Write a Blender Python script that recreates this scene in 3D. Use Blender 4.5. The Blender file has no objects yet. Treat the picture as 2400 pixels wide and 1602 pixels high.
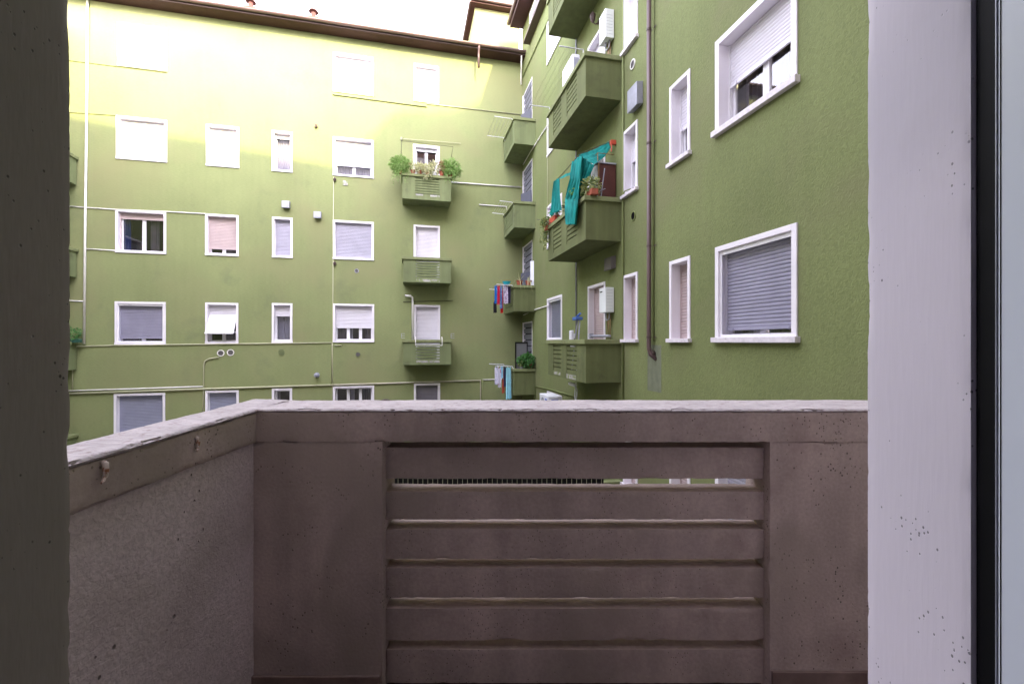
import bpy, bmesh, math, random
from mathutils import Vector, Matrix, noise, Euler
R = math.radians
random.seed(7)
sc = bpy.context.scene
COL = sc.collection

# ------------------------------------------------------------------ camera
F, CX, YH = 1050.0, 1200.0, 801.0            # focal length and centre in photo pixels
cd = bpy.data.cameras.new("Camera"); cam = bpy.data.objects.new("Camera", cd); COL.objects.link(cam)
cd.sensor_width = 36.0; cd.lens = 36.0 * F / 2400.0
cd.clip_start = 0.02; cd.clip_end = 2000
cam.location = (0, 0, 0); cam.rotation_euler = (R(90), 0, 0)
sc.camera = cam
# ------------------------------------------------------------------ light
SUN_EL = 24.0
VEIL, VB, MILK = 0.3, 3.7, 4.2
sh = Vector((0.3617, -0.932, 0)).normalized()
sunv = Vector((sh.x * math.cos(R(SUN_EL)), sh.y * math.cos(R(SUN_EL)), math.sin(R(SUN_EL))))
w = bpy.data.worlds.new("World"); sc.world = w; w.use_nodes = True
nt = w.node_tree; bg = nt.nodes["Background"]
sky = nt.nodes.new("ShaderNodeTexSky"); sky.sky_type = 'NISHITA'; sky.sun_disc = False
sky.sun_elevation = R(SUN_EL); sky.sun_rotation = math.atan2(sh.x, sh.y)
sky.air_density = 1.0; sky.dust_density = 0.8; sky.ozone_density = 0.5
hs = nt.nodes.new("ShaderNodeHueSaturation"); hs.inputs["Saturation"].default_value = 0.42; hs.inputs["Value"].default_value = MILK; nt.links.new(sky.outputs[0], hs.inputs["Color"])
tn = nt.nodes.new("ShaderNodeMix"); tn.data_type = 'RGBA'; tn.blend_type = 'MULTIPLY'; tn.inputs[0].default_value = 1.0
tn.inputs[7].default_value = (1.06, 0.96, 0.98, 1); nt.links.new(hs.outputs[0], tn.inputs[6]); 
veil = nt.nodes.new("ShaderNodeMix"); veil.data_type = 'RGBA'; veil.inputs[0].default_value = VEIL   # thin bright cloud over the whole sky
veil.inputs[7].default_value = (VB * 1.02, VB * 0.95, VB * 1.06, 1)
nt.links.new(tn.outputs[2], veil.inputs[6]); nt.links.new(veil.outputs[2], bg.inputs[0]); bg.inputs[1].default_value = 0.15
sl = bpy.data.lights.new("Sun", 'SUN'); sl.energy = 2.0; sl.angle = R(1.2); sl.color = (1.0, 0.85, 0.38)
so = bpy.data.objects.new("Sun", sl); COL.objects.link(so); so.rotation_euler = sunv.to_track_quat('Z', 'Y').to_euler()
so.location = (0, 0, 40)
sc.view_settings.view_transform = 'Standard'; sc.view_settings.look = 'None'
sc.view_settings.exposure = 2.68; sc.view_settings.gamma = 1.0
sc.render.engine = 'CYCLES'
sc.cycles.max_bounces = 10; sc.cycles.diffuse_bounces = 8; sc.cycles.use_denoising = True
sc.cycles.sample_clamp_indirect = 8

# ------------------------------------------------------------------ frames of the two big walls
C0 = Vector((0.418, 18.27, 0.0))             # corner where the two facades meet
dA = Vector((0.9735, 0.2287, 0)).normalized()
dB = Vector((0.2211, -0.9752, 0)).normalized()
class Wall:
    def __init__(s, o, d):
        s.o, s.d = o, d; s.n = Vector((d.y, -d.x, 0)) # outward normal
        s.rot = math.atan2(d.y, d.x)
    def s_(s, px, d=0.0):                    # distance along the wall of a vertical line seen at px
        u = (px - CX) / F; o = s.o + s.n * d
        return (u * o.y - o.x) / (s.d.x - u * s.d.y)
    def at(s, px, py, d=0.0):
        t = s.s_(px, d); Y = (s.o + s.n * d + s.d * t).y
        return t, (YH - py) * Y / F
    def P(s, px, py, d=0.0):                 # wall-local coordinates (x along, y inwards, z up)
        t, z = s.at(px, py, d); return (t, -d, z)
WA, WB = Wall(C0, dA), Wall(C0, dB)

# ------------------------------------------------------------------ materials
def mk(name):
    m = bpy.data.materials.new(name); m.use_nodes = True
    n = m.node_tree; return m, n, n.nodes["Principled BSDF"]
def rgb(c): return (c[0], c[1], c[2], 1)
def M(name, base, rough=0.8, var=0.12, vs=2.0, bump=0.0, bs=60.0, bd=0.01, streak=0.0, pits=0, spec=0.3,
      metal=0.0, dirt=None, dist=0.0, stretch=(1, 1, 1), grain=0.0, pitsize=.16, pitthr=.8, dirt2=None):
    m, n, b = mk(name); L = n.links.new; N = n.nodes.new
    tc = N("ShaderNodeTexCoord")
    b.inputs["Roughness"].default_value = rough; b.inputs["Metallic"].default_value = metal
    b.inputs["Specular IOR Level"].default_value = spec
    no = N("ShaderNodeTexNoise"); no.inputs["Scale"].default_value = vs; no.inputs["Detail"].default_value = 6
    L(tc.outputs["Object"], no.inputs["Vector"])
    mr = N("ShaderNodeMapRange"); mr.inputs[1].default_value = .3; mr.inputs[2].default_value = .7
    mr.inputs[3].default_value = 1 - var; mr.inputs[4].default_value = 1 + var; L(no.outputs[0], mr.inputs[0])
    val = mr.outputs[0]
    def mul(a, o):
        x = N("ShaderNodeMath"); x.operation = 'MULTIPLY'; L(a, x.inputs[0]); L(o, x.inputs[1]); return x.outputs[0]
    def rng(sock, a, bb, c, d):
        x = N("ShaderNodeMapRange"); x.inputs[1].default_value = a; x.inputs[2].default_value = bb
        x.inputs[3].default_value = c; x.inputs[4].default_value = d; L(sock, x.inputs[0]); return x.outputs[0]
    if streak:
        mp = N("ShaderNodeMapping"); mp.inputs["Scale"].default_value = (5, 5, .35); L(tc.outputs["Object"], mp.inputs[0])
        n2 = N("ShaderNodeTexNoise"); n2.inputs["Scale"].default_value = 1.3; n2.inputs["Detail"].default_value = 5
        L(mp.outputs[0], n2.inputs["Vector"]); val = mul(val, rng(n2.outputs[0], .35, .75, 1 + streak * .5, 1 - streak))
    mp = N("ShaderNodeMapping"); mp.inputs["Scale"].default_value = stretch; L(tc.outputs["Object"], mp.inputs[0])
    n3 = N("ShaderNodeTexNoise"); n3.inputs["Scale"].default_value = bs; n3.inputs["Detail"].default_value = 5
    n3.inputs["Distortion"].default_value = dist
    L(mp.outputs[0], n3.inputs["Vector"])
    if grain: val = mul(val, rng(n3.outputs[0], .35, .65, 1 - grain, 1 + grain))
    hsock = n3.outputs[0]
    if pits:
        vo = N("ShaderNodeTexVoronoi"); vo.inputs["Scale"].default_value = pits
        vm = N("ShaderNodeMapping"); vm.inputs["Scale"].default_value = (1, 1, .8); L(tc.outputs["Object"], vm.inputs[0]); L(vm.outputs[0], vo.inputs["Vector"])
        sep = N("ShaderNodeSeparateColor"); L(vo.outputs["Color"], sep.inputs[0])
        cl = N("ShaderNodeTexNoise"); cl.inputs["Scale"].default_value = 7; L(tc.outputs["Object"], cl.inputs["Vector"])
        sel0 = N("ShaderNodeMath"); sel0.operation = 'ADD'; L(sep.outputs[0], sel0.inputs[0]); L(rng(cl.outputs[0], .3, .7, 0, 1), sel0.inputs[1])
        sel = rng(sel0.outputs[0], pitthr, pitthr + .02, 0, 1)
        rad = rng(sep.outputs[1], 0, 1, pitsize * .35, pitsize)
        df = N("ShaderNodeMath"); df.operation = 'DIVIDE'; L(vo.outputs["Distance"], df.inputs[0]); L(rad, df.inputs[1])
        hole = mul(rng(df.outputs[0], .8, 1.3, 1, 0), sel)
        val = mul(val, rng(hole, 0, 1, 1, .3))
        ad = N("ShaderNodeMath"); ad.operation = 'SUBTRACT'; L(hsock, ad.inputs[0])
        sc_ = N("ShaderNodeMath"); sc_.operation = 'MULTIPLY'; sc_.inputs[1].default_value = 2.0; L(hole, sc_.inputs[0]); L(sc_.outputs[0], ad.inputs[1]); hsock = ad.outputs[0]
    vm_ = N("ShaderNodeVectorMath"); vm_.operation = 'SCALE'; vm_.inputs[0].default_value = base; L(val, vm_.inputs["Scale"])
    csock = vm_.outputs[0]
    if dirt:                                 # dirt = (colour, scale, low, high)
        nd = N("ShaderNodeTexNoise"); nd.inputs["Scale"].default_value = dirt[1]; nd.inputs["Detail"].default_value = 8; nd.inputs["Roughness"].default_value = .65
        L(tc.outputs["Object"], nd.inputs["Vector"])
        mx = N("ShaderNodeMix"); mx.data_type = 'RGBA'; L(rng(nd.outputs[0], dirt[2], dirt[3], 0, 1), mx.inputs[0])
        L(csock, mx.inputs[6]); mx.inputs[7].default_value = rgb(dirt[0]); csock = mx.outputs[2]
    if dirt2:
        nd = N("ShaderNodeTexNoise"); nd.inputs["Scale"].default_value = dirt2[1]; nd.inputs["Detail"].default_value = 5; nd.inputs["Distortion"].default_value = .6
        of = N("ShaderNodeVectorMath"); of.operation = 'ADD'; of.inputs[1].default_value = (7.3, 1.9, 4.4); L(tc.outputs["Object"], of.inputs[0]); L(of.outputs[0], nd.inputs["Vector"])
        mx = N("ShaderNodeMix"); mx.data_type = 'RGBA'; L(rng(nd.outputs[0], dirt2[2], dirt2[3], 0, dirt2[4]), mx.inputs[0])
        L(csock, mx.inputs[6]); mx.inputs[7].default_value = rgb(dirt2[0]); csock = mx.outputs[2]
    L(csock, b.inputs["Base Color"])
    if bump or pits:
        bp = N("ShaderNodeBump"); bp.inputs["Strength"].default_value = max(bump, .3) if pits else bump; bp.inputs["Distance"].default_value = bd
        L(hsock, bp.inputs["Height"]); L(bp.outputs[0], b.inputs["Normal"])
    return m
def plain(name, base, rough=.5, metal=0, spec=.5):
    return M(name, base, rough, var=.06, vs=3, spec=spec, metal=metal)

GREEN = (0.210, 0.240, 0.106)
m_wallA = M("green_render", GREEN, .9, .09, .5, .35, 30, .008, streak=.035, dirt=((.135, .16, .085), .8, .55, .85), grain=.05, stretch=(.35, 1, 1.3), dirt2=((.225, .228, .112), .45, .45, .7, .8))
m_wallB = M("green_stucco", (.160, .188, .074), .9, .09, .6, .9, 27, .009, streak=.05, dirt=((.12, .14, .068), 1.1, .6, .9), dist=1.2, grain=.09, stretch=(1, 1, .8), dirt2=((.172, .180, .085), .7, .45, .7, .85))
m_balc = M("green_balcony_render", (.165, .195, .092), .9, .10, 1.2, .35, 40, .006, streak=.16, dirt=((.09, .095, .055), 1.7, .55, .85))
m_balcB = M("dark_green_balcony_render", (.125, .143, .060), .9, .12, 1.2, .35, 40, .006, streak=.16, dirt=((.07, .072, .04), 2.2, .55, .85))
m_cope = M("green_coping", (.20, .225, .105), .85, .12, 2.5, .4, 50, .006, dirt=((.11, .115, .06), 5, .5, .8))
m_peel = M("peeled_render", (.36, .35, .33), .9, .3, 8, .4, 30, .01, dirt=((.2, .24, .1), 6, .5, .55))
m_trim = M("white_trim", (.74, .71, .76), .6, .05, 3, .1, 60, .003, spec=.3)
m_trimw = M("worn_stone_sill", (.66, .62, .66), .8, .12, 14, .3, 60, .004, dirt=((.3, .28, .28), 12, .6, .8))
m_shw = M("white_shutter", (.70, .68, .74), .5, .04, 3)
m_shg = M("grey_shutter", (.40, .39, .47), .55, .07, 3)
m_shb = M("bluish_grey_shutter", (.27, .28, .37), .55, .07, 3)
m_shp = M("pinkish_shutter", (.50, .41, .41), .55, .06, 4)
m_shd = M("dark_grey_shutter", (.20, .19, .22), .6, .1, 3)
m_sash = plain("white_sash", (.75, .74, .78), .4)
m_frame_brown = plain("brown_metal", (.075, .048, .045), .45, 0, .4)
m_pipe_brown = M("brown_pipe", (.10, .062, .062), .4, .12, 2, spec=.5)
m_louv = plain("slate_louvre", (.075, .078, .11), .5)
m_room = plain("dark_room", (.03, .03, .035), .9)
m_curt = M("sheer_curtain", (.5, .5, .55), .9, .1, 2)
m_curtd = M("grey_curtain", (.17, .15, .16), .9, .2, 3)
m_wood = M("soffit_board", (.050, .020, .018), .7, .2, 6, .3, 40, .004, dirt=((.03, .013, .011), 3, .5, .8), stretch=(.1, 1, 1))
m_tile = M("roof_tile", (.16, .09, .07), .85, .25, 5, .5, 12, .03)
m_pw = plain("white_pvc", (.78, .76, .72), .4)
m_pc = plain("cream_conduit", (.42, .42, .27), .6)
m_pg = plain("green_conduit", (.18, .215, .075), .7)
m_cable = plain("dark_cable", (.06, .065, .03), .7)
m_galv = M("galvanised", (.34, .35, .42), .45, .12, 9, spec=.5, metal=.3)
m_grey = plain("grey_box", (.12, .11, .11), .6)
m_black = plain("black_rubber", (.004, .004, .005), .7, 0, .15)
m_white = plain("white_enamel", (.72, .75, .76), .3)
m_plast = plain("white_plastic", (.7, .71, .76), .4)
m_cowl = M("clay_cowl", (.09, .035, .03), .8, .2, 12)
m_terra = M("terracotta", (.30, .085, .05), .8, .2, 12)
m_redpl = plain("red_planter", (.5, .07, .04), .5)
m_soil = plain("soil", (.03, .02, .015), .9)
m_copper = plain("copper_pipe", (.28, .17, .08), .4, .4)
CONC = (0.435, 0.35, 0.33)
m_conc = M("old_concrete", CONC, .88, .16, 3.0, .5, 90, .003, streak=.24, pits=115, dirt=((.26, .18, .17), 3.2, .55, .85), grain=.07, pitsize=.32, pitthr=1.36, dirt2=((.34, .28, .25), 1.6, .5, .62, .7))
m_conc_side = M("stippled_concrete", (.56, .475, .49), .9, .08, 3, .9, 85, .005, pits=40, dirt=((.38, .32, .31), 2.5, .5, .8), grain=.12, dist=.6, pitsize=.2, pitthr=1.5)
m_conc_top = M("weathered_coping", (.41, .365, .37), .9, .12, 12, .9, 70, .005, dirt=((.27, .215, .21), 48, .52, .68), stretch=(.3, 1, 1), grain=.12, dist=.5)
m_slat_top = M("slat_top_lit_tone", (.42, .325, .30), .9, .10, 9, .5, 60, .003, grain=.08)  # slat tops coloured apart to carry the lit edges in the gaps
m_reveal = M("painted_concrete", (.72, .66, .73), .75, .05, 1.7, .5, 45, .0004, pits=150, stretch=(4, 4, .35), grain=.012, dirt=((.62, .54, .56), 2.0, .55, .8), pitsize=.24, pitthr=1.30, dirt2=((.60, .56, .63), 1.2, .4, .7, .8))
m_jamb = M("shade_toned_concrete", (.27, .235, .215), .75, .07, 2.5, .5, 45, .001, pits=130, stretch=(4, 4, .6), grain=.03, dirt=((.2, .15, .135), 2.5, .5, .75), pitsize=.28, pitthr=1.10)  # left jamb's shade put into a darker colour than the right jamb
m_skirt = M("skirting_tile", (.24, .17, .155), .5, .2, 9, dirt=((.15, .10, .09), 8, .45, .7))
m_floor = M("balcony_tile", (.09, .05, .04), .55, .2, 6)
m_ground = M("courtyard_paving", (.38, .36, .33), .9, .25, 3, .4, 20, .01)
m_facade = M("grey_plaster", (.50, .45, .43), .9, .12, 2, .3, 40, .005)
m_doorframe = M("white_door_frame", (.70, .74, .82), .35, .03, 1.5, dirt=((.62, .65, .72), 2, .6, .8))

def glass_mat(name, tint=(.5, .5, .55), rough=.02, fac=.12):
    m = bpy.data.materials.new(name); m.use_nodes = True; n = m.node_tree; n.nodes.clear(); N = n.nodes.new; L = n.links.new
    out = N("ShaderNodeOutputMaterial"); t = N("ShaderNodeBsdfTransparent"); t.inputs[0].default_value = rgb(tint)
    g = N("ShaderNodeBsdfGlossy"); g.inputs["Roughness"].default_value = rough
    lw = N("ShaderNodeLayerWeight"); pw = N("ShaderNodeMath"); pw.operation = 'POWER'; pw.inputs[1].default_value = 4.0; L(lw.outputs["Facing"], pw.inputs[0])
    ad = N("ShaderNodeMath"); ad.operation = 'ADD'; ad.inputs[1].default_value = fac; ad.use_clamp = True; L(pw.outputs[0], ad.inputs[0])
    mx = N("ShaderNodeMixShader"); L(ad.outputs[0], mx.inputs[0]); L(t.outputs[0], mx.inputs[1]); L(g.outputs[0], mx.inputs[2]); L(mx.outputs[0], out.inputs[0])
    return m
m_glass = glass_mat("window_glass")
m_screen = glass_mat("insect_screen", (.88, .88, .92), .35, .02)
def cloth_mat(name, c, c2=None, scale=25, lo=.5, hi=.55):
    if c2: return M(name, c, .9, .15, 4, .3, 120, .002, dirt=(c2, scale, lo, hi))
    return M(name, c, .9, .15, 4, .3, 120, .002)
def leaf_mat(name, c1, c2, scale=9):
    m, n, b = mk(name); N = n.nodes.new; L = n.links.new
    tc = N("ShaderNodeTexCoord"); no = N("ShaderNodeTexNoise"); no.inputs["Scale"].default_value = scale; no.inputs["Detail"].default_value = 4
    L(tc.outputs["Object"], no.inputs["Vector"]); cr = N("ShaderNodeValToRGB")
    cr.color_ramp.elements[0].position = .38; cr.color_ramp.elements[1].position = .62
    cr.color_ramp.elements[0].color = rgb(c1); cr.color_ramp.elements[1].color = rgb(c2)
    L(no.outputs[0], cr.inputs[0]); L(cr.outputs[0], b.inputs["Base Color"]); b.inputs["Roughness"].default_value = .6
    b.inputs["Transmission Weight"].default_value = 0.0
    return m
m_fern = leaf_mat("fern_leaf", (.10, .20, .03), (.24, .40, .10), 14)
m_cream = leaf_mat("variegated_leaf", (.35, .38, .16), (.68, .66, .42), 30)
m_redleaf = leaf_mat("reddish_leaf", (.28, .09, .06), (.34, .24, .12), 25)
m_ivy = leaf_mat("ivy_leaf", (.06, .13, .03), (.38, .4, .14), 22)
m_basil = leaf_mat("bright_green_leaf", (.02, .09, .015), (.08, .24, .05), 16)
m_stem = plain("stem", (.1, .08, .03), .8)

# ------------------------------------------------------------------ mesh helpers
class MB:
    def __init__(s): s.v = []; s.f = []
    def add(s, vs, fs):
        k = len(s.v); s.v += [tuple(p) for p in vs]; s.f += [tuple(i + k for i in f) for f in fs]; return s
    def box(s, x0, x1, y0, y1, z0, z1):
        if x0 > x1: x0, x1 = x1, x0
        if y0 > y1: y0, y1 = y1, y0
        if z0 > z1: z0, z1 = z1, z0
        return s.add([(x0, y0, z0), (x1, y0, z0), (x1, y1, z0), (x0, y1, z0), (x0, y0, z1), (x1, y0, z1), (x1, y1, z1), (x0, y1, z1)],
              [(0, 3, 2, 1), (4, 5, 6, 7), (0, 1, 5, 4), (1, 2, 6, 5), (2, 3, 7, 6), (3, 0, 4, 7)])
    def quad(s, a, b, c, d): return s.add([a, b, c, d], [(0, 1, 2, 3)])
    def prism(s, poly, axis, a, b):          # poly in the two other axes, extruded along axis from a to b
        def pt(p, t):
            return {'x': (t, p[0], p[1]), 'y': (p[0], t, p[1]), 'z': (p[0], p[1], t)}[axis]
        n = len(poly)
        return s.add([pt(p, a) for p in poly] + [pt(p, b) for p in poly],
              [tuple(range(n))[::-1], tuple(range(n, 2 * n))] + [(i, (i + 1) % n, n + (i + 1) % n, n + i) for i in range(n)])
    def tube(s, pts, r, n=8, caps=True):
        pts = [Vector(p) for p in pts]; rings = []; up = None
        for i, p in enumerate(pts):
            if i == 0: t = pts[1] - p
            elif i == len(pts) - 1: t = p - pts[i - 1]
            else: t = (pts[i + 1] - p).normalized() + (p - pts[i - 1]).normalized()
            t.normalize()
            if up is None: up = Vector((0, 0, 1)) if abs(t.z) < .9 else Vector((0, 1, 0))
            a = t.cross(up).normalized(); b = a.cross(t).normalized(); up = b
            rr = r[i] if isinstance(r, (list, tuple)) else r
            rings.append([p + (a * math.cos(2 * math.pi * k / n) + b * math.sin(2 * math.pi * k / n)) * rr for k in range(n)])
        fs = []
        for i in range(len(rings) - 1):
            for k in range(n): fs.append((i * n + k, i * n + (k + 1) % n, (i + 1) * n + (k + 1) % n, (i + 1) * n + k))
        if caps: fs += [tuple(range(n))[::-1], tuple(range((len(rings) - 1) * n, len(rings) * n))]
        return s.add([p for r_ in rings for p in r_], fs)
    def lathe(s, prof, c=(0, 0, 0), n=16, axis='z'):
        vs = []
        for r, h in prof:
            for k in range(n):
                a = 2 * math.pi * k / n; x, y = r * math.cos(a), r * math.sin(a)
                vs.append({'z': (c[0] + x, c[1] + y, c[2] + h), 'y': (c[0] + x, c[1] + h, c[2] + y)}[axis])
        m = len(prof)
        fs = [(i * n + k, i * n + (k + 1) % n, (i + 1) * n + (k + 1) % n, (i + 1) * n + k) for i in range(m - 1) for k in range(n)]
        fs += [tuple(range(n))[::-1], tuple(range((m - 1) * n, m * n))]
        return s.add(vs, fs)
    def build(s, name, mat, parent=None, smooth=False, bevel=0.0, recalc=True, loc=None, rot=None):
        me = bpy.data.meshes.new(name); me.from_pydata(s.v, [], s.f); me.update()
        if recalc:
            bm = bmesh.new(); bm.from_mesh(me); bmesh.ops.recalc_face_normals(bm, faces=bm.faces); bm.to_mesh(me); bm.free()
        if smooth:
            for p in me.polygons: p.use_smooth = True
        me.materials.append(mat)
        o = bpy.data.objects.new(name, me); COL.objects.link(o)
        if parent: o.parent = parent
        if loc: o.location = loc
        if rot: o.rotation_euler = rot
        if bevel:
            b = o.modifiers.new("bevel", 'BEVEL'); b.width = bevel; b.segments = 2; b.limit_method = 'ANGLE'
        return o
def tag(o, label, cat=None, group=None, kind=None):
    if label: o["label"] = label
    if cat: o["category"] = cat
    if group: o["group"] = group
    if kind: o["kind"] = kind
    return o
def thing(name, label, cat, W=None, loc=(0, 0, 0), group=None):
    """An Empty at the thing's base; W puts it in a facade's frame (loc = along, inwards, up)."""
    o = bpy.data.objects.new(name, None); COL.objects.link(o); o.empty_display_size = .2
    if W:
        p = W.o + W.d * loc[0] - W.n * loc[1] + Vector((0, 0, loc[2])); o.location = p; o.rotation_euler = (0, 0, W.rot)
    else: o.location = loc
    return tag(o, label, cat, group)
def frame_parent(W, o, loc):                 # place a single-mesh thing in a facade's frame
    p = W.o + W.d * loc[0] - W.n * loc[1] + Vector((0, 0, loc[2])); o.location = p; o.rotation_euler = (0, 0, W.rot)
    return o

def rough_box(x0, x1, y0, y1, z0, z1, step, amp=.0015, edge=.004, chip=.006, seed=0.0, xf=None, rx=None):
    """A subdivided box with worn, slightly uneven faces and chipped edges."""
    bm = bmesh.new(); dims = (x1 - x0, y1 - y0, z1 - z0)
    nn = [max(2, int(round(d / step))) for d in dims]; vd = {}
    lo = (x0, y0, z0)
    def V(i, j, k):
        key = (i, j, k)
        if key in vd: return vd[key]
        idx = (i, j, k); p = Vector([lo[a] + dims[a] * idx[a] / nn[a] for a in range(3)])
        q = p + Vector((seed, seed * .7, seed * .3)); off = Vector((0, 0, 0)); ext = [idx[a] in (0, nn[a]) for a in range(3)]
        big = noise.noise(q * 6.0) * .6 + noise.noise(q * 25.0) * .5 + noise.noise(q * 70.0) * .25
        for a in range(3):
            if ext[a]:
                s = -1 if idx[a] == 0 else 1; off[a] += s * amp * big
        if sum(ext) >= 2:
            c = max(0, noise.noise(q * 18.0 + Vector((9, 3, 5))) - .15) * chip * 2.2 + max(0, noise.noise(q * 60.0) - .2) * chip
            for a in range(3):
                if ext[a]:
                    s = -1 if idx[a] == 0 else 1; off[a] -= s * (edge * .5 + c)
        elif sum(ext) == 1:
            for a in range(3):
                if not ext[a]:
                    dd = min(idx[a], nn[a] - idx[a])
                    if dd == 1:
                        b_ = [i_ for i_ in range(3) if ext[i_]][0]; s = -1 if idx[b_] == 0 else 1; off[b_] -= s * edge * .12
        p = p + off
        if xf: p = xf(p)
        vd[key] = bm.verts.new(p); return vd[key]
    for a in range(3):
        b, c = (a + 1) % 3, (a + 2) % 3
        for side in (0, nn[a]):
            for i in range(nn[b]):
                for j in range(nn[c]):
                    def g(ii, jj):
                        k = [0, 0, 0]; k[a] = side; k[b] = ii; k[c] = jj; return V(*k)
                    q = (g(i, j), g(i + 1, j), g(i + 1, j + 1), g(i, j + 1))
                    bm.faces.new(q if side else q[::-1])
    return bm
def bm_obj(name, bm, mat, parent=None, smooth=True, topmat=None):
    me = bpy.data.meshes.new(name); bm.to_mesh(me); bm.free(); me.update()
    if topmat:
        me.materials.append(mat); me.materials.append(topmat)
        for p in me.polygons:
            if p.normal.z > .75: p.material_index = 1
        for p in me.polygons: p.use_smooth = smooth
        me.set_sharp_from_angle(angle=R(38))
        o = bpy.data.objects.new(name, me); COL.objects.link(o); o.parent = parent; return o
    for p in me.polygons: p.use_smooth = smooth
    me.set_sharp_from_angle(angle=R(38))
    me.materials.append(mat); o = bpy.data.objects.new(name, me); COL.objects.link(o)
    if parent: o.parent = parent
    return o

# ------------------------------------------------------------------ facades with holes
def facade_sheet(holes, s0, s1, z0, z1, name, mat, parent, ybk=.30):
    xs = sorted(set([s0, s1] + [h[0] for h in holes] + [h[1] for h in holes]))
    zs = sorted(set([z0, z1] + [h[2] for h in holes] + [h[3] for h in holes]))
    mb = MB(); idx = {}
    def vi(i, j):
        if (i, j) not in idx: idx[(i, j)] = len(mb.v); mb.v.append((xs[i], 0, zs[j]))
        return idx[(i, j)]
    for i in range(len(xs) - 1):
        for j in range(len(zs) - 1):
            cx, cz = (xs[i] + xs[i + 1]) / 2, (zs[j] + zs[j + 1]) / 2
            if any(h[0] < cx < h[1] and h[2] < cz < h[3] for h in holes): continue
            mb.f.append((vi(i, j), vi(i + 1, j), vi(i + 1, j + 1), vi(i, j + 1)))
    return mb.build(name, mat, parent, recalc=False)

def slats_mesh(x0, x1, z0, z1, y, pitch=.052, dep=.012):
    mb = MB(); z = z1; n = max(1, int(round((z1 - z0) / pitch))); p = (z1 - z0) / n
    prof = []
    for i in range(n):
        a = z0 + i * p; prof += [(y + dep, a), (y + dep * .2, a + p * .10), (y - dep * .35, a + p * .5), (y, a + p * .86), (y + dep, a + p * .93)]
    prof.append((y + dep, z1)); vs = []
    for yy, zz in prof: vs += [(x0, yy, zz), (x1, yy, zz)]
    mb.add(vs, [(2 * i, 2 * i + 1, 2 * i + 3, 2 * i + 2) for i in range(len(prof) - 1)])
    return mb
def curtain_mesh(x0, x1, z0, z1, y, folds=8, amp=.02):
    n = int(folds * 6); vs = []
    for i in range(n + 1):
        x = x0 + (x1 - x0) * i / n; yy = y + amp * math.sin(i / n * folds * 2 * math.pi) + amp * .4 * math.sin(i * 1.7)
        vs += [(x, yy, z0), (x, yy, z1)]
    return MB().add(vs, [(2 * i, 2 * i + 2, 2 * i + 3, 2 * i + 1) for i in range(n)])

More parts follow.
